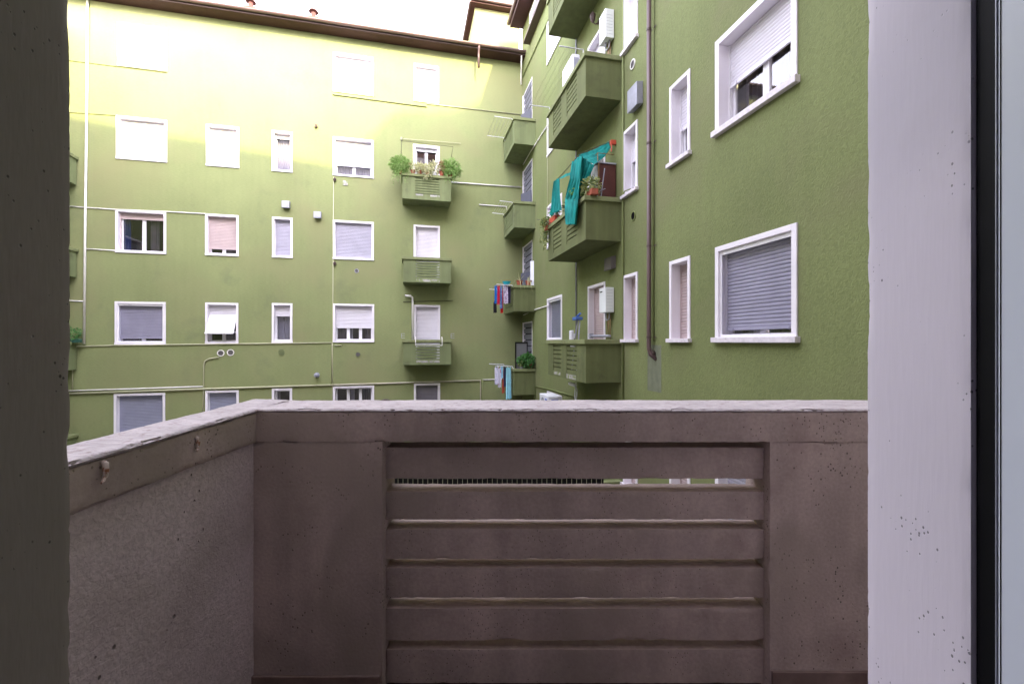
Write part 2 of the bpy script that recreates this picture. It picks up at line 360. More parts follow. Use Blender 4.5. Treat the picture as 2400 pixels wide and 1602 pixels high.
def window(parent, holes, s0, s1, z0, z1, sh=1.0, mat=None, leaves=2, trim=.075, sill=True, bigsill=False, door=False,
           glass='dark', screen=False, dep=.13, tilt=None, label=None, curtain=None, trimmat=None, name='window', open_leaf=False):
    """One opening: white surround (the part) with sill, roller shutter, sash and pane as sub-parts."""
    trimmat = trimmat or m_trim; mat = mat or m_shw
    a, b = s0 + trim, s1 - trim; c = z0 + (0 if door else trim * .95); d = z1 - trim
    holes.append((a, b, c, d))
    mb = MB(); pr = .022
    mb.box(s0, a, -pr, dep + .06, z0 if door else z0 + .003, z1); mb.box(b, s1, -pr, dep + .06, z0 if door else z0 + .003, z1); mb.box(a, b, -pr, dep + .06, d, z1)
    fr = mb.build(name, trimmat, parent, bevel=.004)
    if label: fr["label"] = label
    if sill and not door:
        if bigsill: MB().box(s0 - .03, s1 + .03, -.075, dep + .05, z0 - .004, c).build('sill', m_trimw, fr, bevel=.005)
        else: MB().box(s0 - .004, s1 + .004, -.035, dep + .05, z0, c).build('sill', trimmat, fr, bevel=.004)
    ysh = dep; zsb = d - (d - c) * sh
    if sh > 0:
        if tilt:
            zt = d - (d - c) * tilt; m_ = slats_mesh(a + .005, b - .005, zt, d, ysh)
            H = zt - zsb; out = H * .42
            m2 = slats_mesh(a + .0, b - .0, 0, H, 0)
            th = math.asin(out / H)
            m2.v = [(x - .03 * (1 - z / H) , ysh + y * math.cos(th) - (H - z) * math.sin(th), zt - (H - z) * math.cos(th)) for x, y, z in m2.v]
            zb = zt - H * math.cos(th)
            m_.add(m2.v, m2.f); m_.build('shutter', mat, fr, recalc=False)
            MB().tube([(a - .03, ysh - out, zb), (b - .03, ysh - out, zb)], .016, 6).tube([(a + .02, ysh, zt - .05), (a - .01, ysh - out, zb)], .008, 5).tube([(b - .02, ysh, zt - .05), (b - .03, ysh - out, zb)], .008, 5).build('shutter_arm', m_sash, fr)
        else:
            slats_mesh(a + .002, b - .002, zsb + .035, d, ysh).build('shutter', mat, fr, recalc=False)
            k = MB().box(a + .004, b - .004, ysh - .010, ysh + .02, zsb, zsb + .04)
            for q in (.12, .88): k.box(a + (b - a) * q - .012, a + (b - a) * q + .012, ysh - .03, ysh - .012, zsb - .004, zsb + .028)
            k.build('shutter_rail', mat, fr)
        for q0, q1 in ((a, a + .018), (b - .018, b)):
            MB().box(q0, q1, ysh - .02, ysh + .03, c, d).build('guide_rail', m_sash if mat is not m_shp else m_shp, fr)
    if screen:
        MB().box(a, b, .012, .030, d - .06, d).box(a, b, .012, .030, c, c + .04).box(a, a + .035, .012, .030, c + .04, d - .06).box(b - .035, b, .012, .030, c + .04, d - .06).build('screen_frame', m_sash, fr)
        MB().quad((a, .020, c), (b, .020, c), (b, .020, d), (a, .020, d)).build('insect_screen', m_screen, fr, recalc=False)
    if sh < .97 or tilt:
        yz = dep + .045; mbs = MB(); ft = .055; nl = leaves; ww = (b - a) / nl; panes = MB()
        top = d - (d - c) * max(0, sh - .12)
        for i in range(nl):
            p, q = a + i * ww, a + (i + 1) * ww
            mbs.box(p, p + ft, yz, yz + .05, c, top).box(q - ft, q, yz, yz + .05, c, top).box(p + ft, q - ft, yz, yz + .05, c, c + ft).box(p + ft, q - ft, yz, yz + .05, top - ft, top)
            panes.quad((p + ft, yz + .025, c + ft), (q - ft, yz + .025, c + ft), (q - ft, yz + .025, top - ft), (p + ft, yz + .025, top - ft))
        mbs.build('sash', m_sash, fr, bevel=.004)
        panes.build('pane', m_glass, fr, recalc=False)
        if curtain:
            for (u0, u1, cm) in curtain:
                curtain_mesh(a + (b - a) * u0, a + (b - a) * u1, c, top, yz + .13, max(3, int(9 * (u1 - u0) * (b - a) + 2))).build('curtain', cm, fr, smooth=True, recalc=False)
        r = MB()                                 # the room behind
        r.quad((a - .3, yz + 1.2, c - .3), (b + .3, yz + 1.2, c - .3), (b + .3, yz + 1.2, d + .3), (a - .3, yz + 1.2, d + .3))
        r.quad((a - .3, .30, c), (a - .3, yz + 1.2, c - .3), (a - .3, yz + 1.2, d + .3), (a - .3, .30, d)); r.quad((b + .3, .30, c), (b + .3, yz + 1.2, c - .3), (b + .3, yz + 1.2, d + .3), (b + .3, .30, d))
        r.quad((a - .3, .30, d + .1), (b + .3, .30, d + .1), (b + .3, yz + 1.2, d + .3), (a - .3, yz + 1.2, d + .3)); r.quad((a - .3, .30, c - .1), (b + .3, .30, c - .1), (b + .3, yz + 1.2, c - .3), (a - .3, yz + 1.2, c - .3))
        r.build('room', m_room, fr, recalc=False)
    return fr

def balcony(parent, s0, s1, dep, ztop, zbot, vents, mat, ncut=6, label=None, copemat=None, peel=(), hidden_side=False):
    """A box balcony on a facade: body (the part) and its coping; vents = (u0, u1) fractions of the front."""
    t = .09; ct = .10; o = .045; zf = zbot + .14; zc = ztop - ct
    mb = MB(); mb.box(s0, s1, -dep, .0, zbot, zf)
    mb.box(s0, s0 + t, -dep + t, 0, zf, zc).box(s1 - t, s1, -dep + t, 0, zf, zc)
    cur = s0; vz0, vz1 = zf + .0, zc - .04
    for (u0, u1) in vents:
        a, b = s0 + (s1 - s0) * u0, s0 + (s1 - s0) * u1
        mb.box(cur, a, -dep, -dep + t, zf, zc); cur = b
        mb.box(a, b, -dep, -dep + t, vz1, zc)
        n = ncut; hgt = (vz1 - vz0) / n; gap = hgt * .24
        for i in range(n):
            mb.box(a, b, -dep + .012, -dep + t - .01, vz0 + i * hgt + (0 if i else -.002), vz0 + (i + 1) * hgt - gap)
    mb.box(cur, s1, -dep, -dep + t, zf, zc)
    ob = mb.build('balcony', mat, parent)
    if label: ob["label"] = label
    c = MB().box(s0 - o, s1 + o, -dep - o, -dep + t + .03, zc, ztop).box(s0 - o, s0 + t + .02, -dep + t + .03, -.002, zc, ztop).box(s1 - t - .02, s1 + o, -dep + t + .03, -.002, zc, ztop)
    c.build('coping', copemat or m_cope, ob, bevel=.008)
    for (u0, u1, za, zb_) in peel:
        MB().box(s0 + (s1 - s0) * u0, s0 + (s1 - s0) * u1, -dep - .003, -dep + .003, zbot + za, zbot + zb_).build('bare_patch', m_peel, ob)
    return ob

def pipe(parent, W, pts, r, mat, name='conduit', n=8, label=None, clips=0):
    """pts: (px, py, distance from the wall surface)"""
    P3 = [W.P(*p) for p in pts]
    mb = MB().tube(P3, r, n)
    o = mb.build(name, mat, parent, smooth=True)
    if label: o["label"] = label
    return o

# ================================================================== WING A (far facade)
gz = -7.4
bA = thing('apartment_building', 'far green apartment wing with its upper storeys in full sunlight under a brown wooden eave', 'building', WA, (0, 0, gz))
def lift(o):                                  # children keep eye-level heights; root stands on the ground
    return o
rA = bpy.data.objects.new
hA = []
OA = bA
# all parts of A and B are modelled in facade coordinates with z = 0 at eye level: shift them to the root
def shift_children(root):
    for ch in root.children: ch.location.z -= gz

def A_win(x0, x1, yt, yb, **k):               # disp = photo pixels / 1.0217
    sc_ = 1.0217; x0, x1, yt, yb = x0 * sc_, x1 * sc_, yt * sc_, yb * sc_
    s0 = WA.s_(x0); s1 = WA.s_(x1); xm = (x0 + x1) / 2
    zt = WA.at(xm, yt)[1]; zb = WA.at(xm, yb)[1]
    return window(bA, hA, s0, s1, zb, zt, **k)
cG, cD = m_curt, m_curtd
A_win(270, 384, 59, 158, sh=.97, mat=m_shw)
A_win(764.5, 857, 126.3, 216, sh=.95, mat=m_shw)
A_win(949, 1006.5, 149.6, 235.6, sh=.93, mat=m_shw)
A_win(266.6, 383.5, 270.6, 368.8, sh=1, mat=m_shw)
A_win(473, 548.8, 288.4, 383.2, sh=1, mat=m_shw)
A_win(623.6, 671.4, 301.4, 394.4, sh=.12, mat=m_shw, leaves=1, curtain=[(0, 1, m_shw)])
A_win(763.6, 857.4, 318, 406.4, sh=.72, mat=m_shw, curtain=[(.0, .5, cG), (.5, 1, cG)])
A_win(265, 381.5, 483, 581, sh=.16, mat=m_shp, curtain=[(.0, .16, cloth_mat('blue_curtain', (.02, .05, .2))), (.6, .8, cD)], label='open roller shutter above a dark two-leaf window')
A_win(470.8, 547.8, 492, 586.8, sh=.86, mat=m_shp, label='pinkish shutter left slightly open at the bottom')
A_win(624.3, 671.5, 498.5, 591.2, sh=1, mat=m_shg)
A_win(763.5, 857.7, 507, 596, sh=1, mat=m_shg, dep=.09)
A_win(263.5, 380.6, 692, 790, sh=.9, mat=m_shg, screen=True)
A_win(471, 547, 694.3, 788.3, sh=.83, tilt=.25, mat=m_shw, label='white roller shutter pushed out at an angle')
A_win(623.7, 671, 695.3, 786.3, sh=.3, mat=m_shw, leaves=1, curtain=[(.05, .95, cG)])
A_win(764, 858.5, 697, 785, sh=.64, mat=m_shw, leaves=3, curtain=[(.0, .3, cD), (.8, 1, cD), (.33, .45, cG)])
A_win(261.5, 379.3, 901.5, 1000, sh=1, mat=m_shb)
A_win(471, 548, 895, 990, sh=1, mat=m_shb)
A_win(623.7, 670.3, 890, 983, sh=0, leaves=1, curtain=[(.0, .25, cG)])
A_win(764, 858.4, 884.5, 974, sh=0, leaves=3, curtain=[(.38, .5, cG), (.66, 1, cD)])
doorcols = [(947.6, 1008.7, 333.6), (948.8, 1009, 517), (949.5, 1009.7, 699.3), (949.5, 1009.7, 879)]
for i, (x0, x1, yt) in enumerate(doorcols):
    s0, s1 = WA.s_(x0 * 1.0217), WA.s_(x1 * 1.0217); zt = WA.at((x0 + x1) / 2 * 1.0217, yt * 1.0217)[1]
    if i == 0: window(bA, hA, s0, s1, zt - 2.2, zt, sh=.06, door=True, mat=m_shw, trim=.10, dep=.08, curtain=[(.1, .4, cD)], name='door', label='glazed balcony door behind the potted plants')
    else: window(bA, hA, s0, s1, zt - 2.2, zt, sh=1, door=True, mat=(m_shw, m_shw, m_shw, m_shd)[i], name='door')
# ground-floor openings below the parapet line
for (x0, x1) in ((268, 386), (481, 560), (637, 685), (780, 877)):
    s0, s1 = WA.s_(x0), WA.s_(x1); window(bA, hA, s0, s1, -6.3, -4.95, sh=1, mat=m_shg)

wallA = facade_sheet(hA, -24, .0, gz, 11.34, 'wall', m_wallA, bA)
# body behind, roof, eave
MB().quad((-24, .32, gz), (-24, 10, gz), (-24, 10, 11.34), (-24, .32, 11.34)).quad((-24, 10, gz), (0, 10, gz), (0, 10, 11.34), (-24, 10, 11.34)).quad((-24, 0, 11.335), (0, 0, 11.335), (0, 10, 11.335), (-24, 10, 11.335)).build('rear_wall', m_wallA, bA, recalc=False)
rf = MB()
rf.add([(-24, -.45, 11.46), (-.02, -.45, 11.46), (-.02, 5, 12.5), (-24, 5, 12.5), (-.02, 10.5, 11.4), (-24, 10.5, 11.4)], [(0, 1, 2, 3), (3, 2, 4, 5)])
rf.add([(-24, -.45, 11.40), (-.02, -.45, 11.40), (-.02, 5, 12.44), (-24, 5, 12.44)], [(0, 3, 2, 1)])
roofA = rf.build('roof', m_tile, bA, recalc=False)
MB().box(-24, -.01, -.50, -.002, 11.335, 11.37).build('soffit', m_wood, bA)
MB().box(-24, -.01, -.525, -.50, 11.345, 11.47).build('fascia', m_frame_brown, bA)
def gutter(mb, x0, x1, yc, zc, r=.075, n=8):
    prof = [(yc + r * math.cos(a), zc + r * math.sin(a)) for a in [math.pi + math.pi * k / n for k in range(n + 1)]]
    prof2 = [(yc + (r - .008) * math.cos(a), zc + (r - .008) * math.sin(a)) for a in [2 * math.pi - math.pi * k / n for k in range(n + 1)]]
    mb.prism(prof + prof2, 'x', x0, x1)
g = MB(); gutter(g, -24, -.01, -.60, 11.46)
for i in range(26): g.tube([(-23.5 + i * .93, -.675, 11.46), (-23.5 + i * .93, -.60, 11.50), (-23.5 + i * .93, -.52, 11.50)], .008, 5)
gut = g.build('gutter', m_pipe_brown, bA)
sn = MB()
for i in range(40): sn.box(-23.6 + i * .6, -23.575 + i * .6, -.42, -.40, 11.47, 11.56)
sn.build('roof_hook', m_frame_brown, roofA)
# short brown outlet hanging from the gutter, and the thin one in the corner
s_, z_ = WA.at(1122, 120, .5)
MB().tube([(s_, -.60, 11.40), (s_, -.60, 11.30), (s_ , -.52, 11.20), (s_, -.50, 11.10), (s_, -.50, 10.62)], .042, 10).build('rainwater_outlet', m_pipe_brown, bA, smooth=True)
MB().tube([(-.16, -.5, 11.33), (-.10, -.25, 11.0), (-.06, -.05, 10.9), (-.06, -.05, 10.45)], .028, 8).build('downpipe', m_pw, bA, smooth=True)
# chimneys on the roof
for cx_, cy_ in ((588, 6), (735, 29)):
    s_, z_ = WA.at(cx_, cy_, -2.6)
    st = MB().box(s_ - .18, s_ + .18, 2.45, 2.75, z_ - 2.2, z_ - .35).build('chimney', M('chimney_render_%d' % cx_, (.62, .5, .4), .9), roofA)
    c = MB().box(s_ - .22, s_ + .22, 2.40, 2.80, z_ - .35, z_ - .28).lathe([(.09, -.28), (.09, -.02), (.05, 0)], (s_, 2.6, z_), 10).lathe([(.2, 0), (.15, .08), (.03, .12)], (s_, 2.6, z_), 12)
    c.build('chimney_cowl', m_cowl, roofA)
# higher volume rising behind the roof at the corner
s0 = WA.s_(1113, -.6)
tw = MB().box(s0, .0, .6, 9.8, 11.3, 13.75)
tower = tw.build('roof_storey', m_wallA, bA); tower["label"] = 'taller sunlit cream-green storey rising behind the roof at the corner'
MB().box(s0 - .20, .25, .32, 10, 13.75, 13.86).build('roof_eave', m_wood, tower)
g = MB(); gutter(g, s0 - .22, .25, .26, 13.86, .06); g.box(s0 - .26, s0 - .2, .3, 10, 13.74, 13.9); g.build('roof_gutter', m_pipe_brown, tower)
v_ = MB()
for k in range(3): v_.box(s0 - .02, s0 + .01, 1.2 + k * 1.5, 1.7 + k * 1.5, 12.1, 12.9)
v_.build('side_window', m_shd, tower)
# TV aerials
for px_, top in ((1083, 40), (1060, 75)):
    s_, z_ = WA.at(px_, top, -3.0)
    a = MB().tube([(s_, 3.0, 11.9), (s_, 3.0, z_)], .012, 5).tube([(s_ - .25, 3.0, z_ - .1), (s_ + .25, 3.0, z_ - .02)], .008, 4)
    for k in range(5): a.tube([(s_ - .2 + k * .1, 2.85, z_ - .09 + k * .015), (s_ - .2 + k * .1, 3.15, z_ - .09 + k * .015)], .005, 4)
    a.build('television_aerial', m_galv, roofA)

# balconies on A
def A_balc(i, ztop, h, **k):
    s0 = WA.s_(945 if i else 943, .80); s1 = WA.s_(1057, .80)
    return balcony(bA, s0, s1, .80, ztop, ztop - h, [(.26, .76)], m_balc, **k)
A_balc(0, 6.19, .93, ncut=7, peel=[(.27, .42, .14, .2), (.57, .76, .13, .2)], label='balcony crowded with potted plants')
A_balc(1, 3.13, .93, ncut=7, peel=[(.27, .76, .03, .12)])
A_balc(2, .085, .93, ncut=6, peel=[(.27, .76, .08, .16)], label='balcony with a white rail hooked over its coping')
A_balc(3, -2.97, .93, ncut=6)
# pipes and cables on A (photo pixels)
pipe(bA, WA, [(205.5, 0, .04), (204, 200, .04), (200, 500, .04), (197, 806, .04)], .035, m_pw, 'pipe', label='tall white vertical pipe at the left end of the facade')
pipe(bA, WA, [(110, 136, .01), (392, 171, .01)], .008, m_cable, 'cable')
pipe(bA, WA, [(110, 259, .01), (166, 264, .01), (273, 271, .01)], .009, m_cable, 'cable')
pipe(bA, WA, [(110, 480, .02), (272, 491, .02), (392, 496, .02), (482, 501, .02)], .018, m_pw)
pipe(bA, WA, [(201, 583, .02), (271, 587, .02)], .018, m_pw)
pipe(bA, WA, [(110, 702, .02), (198, 706, .02)], .018, m_pw)
pipe(bA, WA, [(110, 814, .02), (269, 809, .02), (389, 807.5, .02), (640, 804.5, .02), (778, 802.5, .02), (778, 902, .02)], .022, m_pc)
pipe(bA, WA, [(110, 917, .03), (300, 911, .03), (475, 905, .03)], .020, m_pw)
pipe(bA, WA, [(110, 924, .04), (475, 911, .04), (784, 901.5, .04)], .032, m_pc)
pipe(bA, WA, [(784, 901.5, .04), (1126, 890.5, .04), (1126, 1100, .04)], .026, M('beige_pipe', (.5, .46, .36), .5))
pipe(bA, WA, [(1131, 890, .02), (1131, 1000, .02)], .016, m_pg)
pipe(bA, WA, [(1131, 889.5, .02), (1200, 887, .02)], .016, m_pw)
pipe(bA, WA, [(782, 414, .015), (779, 900, .015), (779, 1000, .015)], .014, m_pc)
pipe(bA, WA, [(513, 837, .03), (490, 840, .03), (480, 846, .03), (477.5, 856, .03), (475.5, 1060, .03)], .02, m_pc, 'conduit')
pipe(bA, WA, [(170, 815, .02), (170, 915, .02)], .014, m_pc)
pipe(bA, WA, [(949, 692.5, .1), (962, 693.5, .1), (967, 698, .1), (967, 820, .1)], .04, m_pw, 'flue_pipe', label='white flue pipe rising beside the balcony door')
pipe(bA, WA, [(1000, 243.5, .02), (1050, 249, .02), (1221, 269, .02)], .018, m_pc)
pipe(bA, WA, [(779, 222, .02), (1000, 251, .02)], .016, m_cable, 'cable')
pipe(bA, WA, [(1058, 427, .03), (1222, 439, .03)], .024, m_pw)
pipe(bA, WA, [(1123, 479.5, .03), (1187, 484, .03), (1187.5, 494, .03)], .022, m_pw)
pipe(bA, WA, [(1062, 704, .02), (945, 707, .02)], .012, m_cable, 'cable')
pipe(bA, WA, [(783, 809, .02), (801, 809.5, .02)], .02, m_pc)
def ring_vent(px, py, r, fill, rim, W=WA, root=bA, label=None):
    s_, z_ = W.at(px, py)
    o = MB().lathe([(r, 0.002), (r, -.02), (r * .78, -.02), (r * .78, -.008)], (s_, 0, z_), 20, 'y').build('round_vent', rim, root, smooth=False)
    gr = MB().lathe([(r * .77, -.004), (r * .77, -.010)], (s_, 0, z_), 20, 'y')
    for k in range(-3, 4): gr.box(s_ - math.sqrt(max(0, .55 - (k * .2) ** 2)) * r, s_ + math.sqrt(max(0, .55 - (k * .2) ** 2)) * r, -.016, -.009, z_ + k * .2 * r - .05 * r, z_ + k * .2 * r + .05 * r)
    gr.build('grille', fill, o)
    if label: o["label"] = label
ring_vent(517.7, 827, .115, m_grey, m_pw); ring_vent(540.6, 825.6, .115, m_grey, m_pw)
ring_vent(836, 634.5, .075, m_grey, m_galv); ring_vent(839, 830, .10, m_grey, m_balc)
ring_vent(660, 825, .11, m_balc, m_balc)
s_, z_ = WA.at(743, 878); MB().lathe([(.09, 0.0), (.09, -.03), (.05, -.03), (.05, -.16), (.075, -.16), (.075, -.20), (.02, -.22)], (s_, 0, z_), 14, 'y').build('flue_terminal', m_galv, bA, smooth=False)
s_, z_ = WA.at(809, 429); MB().box(s_ - .09, s_ + .09, -.02, .002, z_ - .09, z_ + .09).build('square_vent', m_peel, bA)
def hood(W, root, px0, px1, py0, py1, d=.16, m=m_galv):
    s0, za = W.at(px0, py0, d); s1, zb = W.at(px1, py1, d)
    mb = MB().prism([(-d, zb), (-d, za - .0), (0.0, za + .02), (0.0, zb + .03)], 'x', s0, s1)
    o = mb.build('vent_hood', m, root, bevel=.006)
    MB().box(s0 + .03, s1 - .03, -d - .004, -d + .01, zb + .03, za - .03).build('hood_panel', m, o, bevel=.003)
    return o
hood(WA, bA, 660, 678, 470, 487); hood(WA, bA, 735, 752, 495, 511)
for (px, py) in ((741, 297), (785, 422), (785, 618)):
    s_, z_ = WA.at(px, py); MB().box(s_ - .05, s_ + .05, -.06, 0, z_ - .03, z_ + .03).lathe([(.035, -.05), (.045, .04), (.01, .08)], (s_, -.06, z_), 8).build('pipe_bracket', m_frame_brown, bA)
for (px, py) in ((945, 787), (1061, 787)):
    s_, z_ = WA.at(px, py, .8); b_ = MB()
    for k in range(3): b_.box(s_ - .07, s_ + .06, -.82, -.80, z_ - .08 + k * .08, z_ - .065 + k * .08)
    b_.box(s_ - .07, s_ - .055, -.82, -.80, z_ - .08, z_ + .095).build('line_bracket', m_galv, bA)
shift_children(bA)

# ================================================================== WING B (right facade)
bB = thing('apartment_building', 'right green stucco apartment wing with large balconies and a tall brown downpipe', 'building', WB, (0, 0, gz))
hB = []
def B(s0, s1, z0, z1, **k): return window(bB, hB, s0, s1, z0, z1, **k)
# large windows nearest the camera
B(11.88, 13.33, 3.045, 4.46, sh=.51, mat=m_shw, bigsill=True, trim=.085, dep=.17, leaves=2, curtain=[(.1, .5, cD)], label='large window with its shutter half up and a dark curtain')
B(11.88, 13.33, -.005, 1.405, sh=.92, mat=m_shg, bigsill=True, trim=.075, dep=.12, screen=True, label='large window with a grey shutter behind an insect screen')
B(11.88, 13.33, -3.055, -1.645, sh=1, mat=m_shg, bigsill=True, trim=.075)
B(10.67, 11.26, 3.045, 4.45, sh=.57, mat=m_shw, bigsill=True, trim=.065, dep=.17, leaves=1, curtain=[(.1, .9, cG)])
B(10.67, 11.26, -.005, 1.405, sh=1, mat=m_shp, bigsill=True, trim=.065, dep=.17)
B(10.67, 11.26, -3.055, -1.645, sh=1, mat=m_shp, bigsill=True, trim=.065, dep=.17)
B(8.91, 9.53, 6.095, 7.51, sh=1, mat=m_shw, bigsill=True, trim=.065, dep=.17)
B(8.91, 9.53, 3.045, 4.46, sh=.46, mat=m_shw, bigsill=True, trim=.065, dep=.17, leaves=1, curtain=[(.1, .9, cG)])
B(8.91, 9.53, -.005, 1.41, sh=1, mat=m_shp, bigsill=True, trim=.065, dep=.17)
B(8.91, 9.53, -3.055, -1.64, sh=1, mat=m_shp, bigsill=True, trim=.065, dep=.17)
B(6.96, 8.0, -.74, 1.415, sh=1, mat=m_shp, door=True, trim=.07, dep=.15, name='door')
B(6.96, 8.0, 2.31, 4.465, sh=.3, mat=m_shw, door=True, trim=.07, dep=.15, name='door', curtain=[(0, 1, cG)])
B(6.96, 8.0, 5.36, 7.515, sh=1, mat=m_shw, door=True, trim=.07, dep=.15, name='door')
for k, (mm, scr) in enumerate(((m_shb, True), (m_shw, False), (m_shw, False), (m_shw, False))):
    B(3.44, 4.93, .03 + 3.05 * k, 1.43 + 3.05 * k, sh=1, mat=mm, trim=.075, screen=scr, bigsill=False)
B(3.44, 4.93, -3.02, -1.62, sh=1, mat=m_shg, trim=.075)
B(1.2, 3.4, 11.45, 12.5, sh=1, mat=m_shw, trim=.09, sill=True)
# dark louvred doors in the corner
def louvre(z0, z1):
    a, b = .12, 1.52; hB.append((a + .05, b - .02, z0, z1))
    fr = MB().box(a, a + .06, -.02, .28, z0, z1).box(b - .02, b + .02, -.006, .28, z0, z1).box(a + .06, b - .02, .001, .28, z1 - .05, z1 + .004).box(a + .06, b - .02, .12, .28, z0 - .004, z0 + .04).build('door', m_trim, bB)
    fr["label"] = 'dark louvred door in the corner'
    lv = MB(); n = 7; h = (z1 - z0) * .62 / n
    for i in range(n):
        zz = z1 - (i + 1) * h
        lv.add([(a + .08, .03, zz + .02), (b - .03, .03, zz + .02), (b - .03, .015, zz + h - .05), (a + .08, .015, zz + h - .05)], [(0, 1, 2, 3)])
        lv.box(a + .08, b - .03, .03, .06, zz + h - .05, zz + h - .02)
    lv.build('louvre', M('slate_louvre_slat', (.16, .16, .20), .5), fr)
    MB().box(a + .06, b - .02, .09, .11, z0, z1).build('backing', m_black, fr)
    dr = MB().box(0, .60, -.02, .02, 0, (z1 - z0) * .55).build('door_leaf', m_louv, fr, loc=(b - .04, -.02, z0), rot=(0, 0, R(205)))
    MB().quad((.06, -.024, .08), (.54, -.024, .08), (.54, -.024, (z1 - z0) * .5), (.06, -.024, (z1 - z0) * .5)).build('leaf_pane', m_glass, fr, loc=(b - .04, -.02, z0), rot=(0, 0, R(205)))
for k in range(4): louvre(-1.85 + 3.05 * k, .78 + 3.05 * k)
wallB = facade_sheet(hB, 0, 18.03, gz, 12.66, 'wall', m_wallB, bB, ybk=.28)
MB().quad((0, .3, gz), (0, 10, gz), (0, 10, 12.66), (0, .3, 12.66)).quad((0, 10, gz), (18, 10, gz), (18, 10, 12.66), (0, 10, 12.66)).quad((0, 0, 12.655), (18, 0, 12.655), (18, 10, 12.655), (0, 10, 12.655)).build('rear_wall', m_wallB, bB, recalc=False)
rfB = MB(); rfB.add([(.1, -.5, 12.78), (18, -.5, 12.78), (18, 5, 13.9), (.1, 5, 13.9), (18, 10.4, 12.7), (.1, 10.4, 12.7)], [(0, 1, 2, 3), (3, 2, 4, 5), (0, 3, 5)])
rfB.build('roof', m_tile, bB, recalc=False)
MB().box(.12, 18, -.52, -.002, 12.655, 12.69).build('soffit', m_wood, bB)
g = MB(); gutter(g, .1, 18, -.60, 12.80); g.box(.12, 18, -.545, -.52, 12.63, 12.80); g.build('gutter', m_pipe_brown, bB)
MB().box(1.15, 3.45, -.26, -.0, 11.36, 11.45).build('window_ledge', m_frame_brown, bB)
# balconies
for k in range(4):                            # large ones: coping tops at .055 + 3.05 k
    zt = .055 + 3.05 * k; h = .93
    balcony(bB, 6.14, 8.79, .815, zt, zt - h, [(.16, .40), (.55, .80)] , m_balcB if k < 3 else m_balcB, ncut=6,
            peel=[(.18, .38, .05, .12), (.55, .78, .02, .12)] if k == 0 else [],
            label=('lowest visible large balcony with worn bare patches', 'large balcony with the turquoise cloth hanging over it', 'large balcony holding a white appliance and drying lines', 'highest large balcony cut by the top of the picture')[k])
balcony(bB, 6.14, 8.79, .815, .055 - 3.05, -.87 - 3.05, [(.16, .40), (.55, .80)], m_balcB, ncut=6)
for k in range(4):                            # small corner ones
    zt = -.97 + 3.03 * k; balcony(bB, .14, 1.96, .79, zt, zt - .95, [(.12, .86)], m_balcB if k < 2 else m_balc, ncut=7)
# pipes on B
pipe(bB, WB, [(1460, -60, .03), (1460, 460, .03), (1460, 1000, .03)], .018, m_pg)
pipe(bB, WB, [(1460, 460, .03), (1464, 448, .03), (1478, 443, .02)], .014, m_pg)
Sd = WB.s_(1522, .08)
dp = MB().tube([(Sd, -.09, 9.0), (Sd, -.09, WB.at(1522, 812, .08)[1] + .06), (Sd, -.09, WB.at(1522, 812, .08)[1] - .04), (Sd + .04, -.075, WB.at(1522, 820, .08)[1] - .08), (Sd + .10, .02, WB.at(1522, 828, .08)[1] - .11)], .042, 14)
dpo = dp.build('downpipe', m_pipe_brown, bB, smooth=True); dpo["label"] = 'thick brown downpipe ending in an elbow'
for yy in (70, 336, 577, 790, -150):
    z_ = WB.at(1522, yy, .08)[1]; MB().lathe([(.048, -.02), (.048, .02)], (Sd, -.09, z_), 14).box(Sd, Sd + .14, -.03, -.02, z_ - .008, z_ + .008).build('pipe_clamp', m_frame_brown, dpo)
el = MB()
for k in range(5):
    t = k / 4; el.lathe([(.047, -.006), (.047, .006)], (Sd + .015 + .05 * t, -.09 + .06 * t, WB.at(1522, 812, .08)[1] - .03 - .09 * t), 14)
el.build('elbow_rib', m_pipe_brown, dpo)
pipe(bB, WB, [(1531, -60, .03), (1531, 798, .03)], .012, m_pg)
s0, z0 = WB.at(1518, 917); s1, z1 = WB.at(1550, 808)
MB().box(s0, s1, -.004, .002, WB.at(1534, 917)[1], WB.at(1534, 808)[1]).build('cement_patch', M('cement_patch', (.155, .17, .115), .95, .12, 6, .5, 30, .006, streak=.2), bB)
pipe(bB, WB, [(1350, -40, .03), (1350, 785, .03)], .02, m_galv)
s_, z_ = WB.at(1348, 787); MB().box(s_ - .05, s_ + .05, -.09, 0, z_ - .07, z_ + .07).build('junction_box', m_plast, bB, bevel=.006)
pipe(bB, WB, [(1224.5, 181, .03), (1282, 53, .03), (1290, 36, .03)], .022, m_pg, 'conduit')
pipe(bB, WB, [(1226, 386, .03), (1242, 358, .03), (1283, 294, .03)], .018, m_pw)
pipe(bB, WB, [(1283, 290, .03), (1283, 570, .03)], .008, m_pc)
pipe(bB, WB, [(1227, 738, .03), (1252, 726, .03), (1285, 716, .03)], .018, m_pw)
pipe(bB, WB, [(1254, 1000, .03), (1255, 904, .03), (1300, 915, .03), (1345, 928, .03)], .02, m_pg)
ring_vent(1484, 151, .10, m_grey, m_pw, WB, bB); ring_vent(1485, 506, .10, m_black, m_pg, WB, bB)
hood(WB, bB, 1470, 1492, 215, 244, .14); hood(WB, bB, 1416, 1432, 607, 630, .12, m_grey)
shift_children(bB)

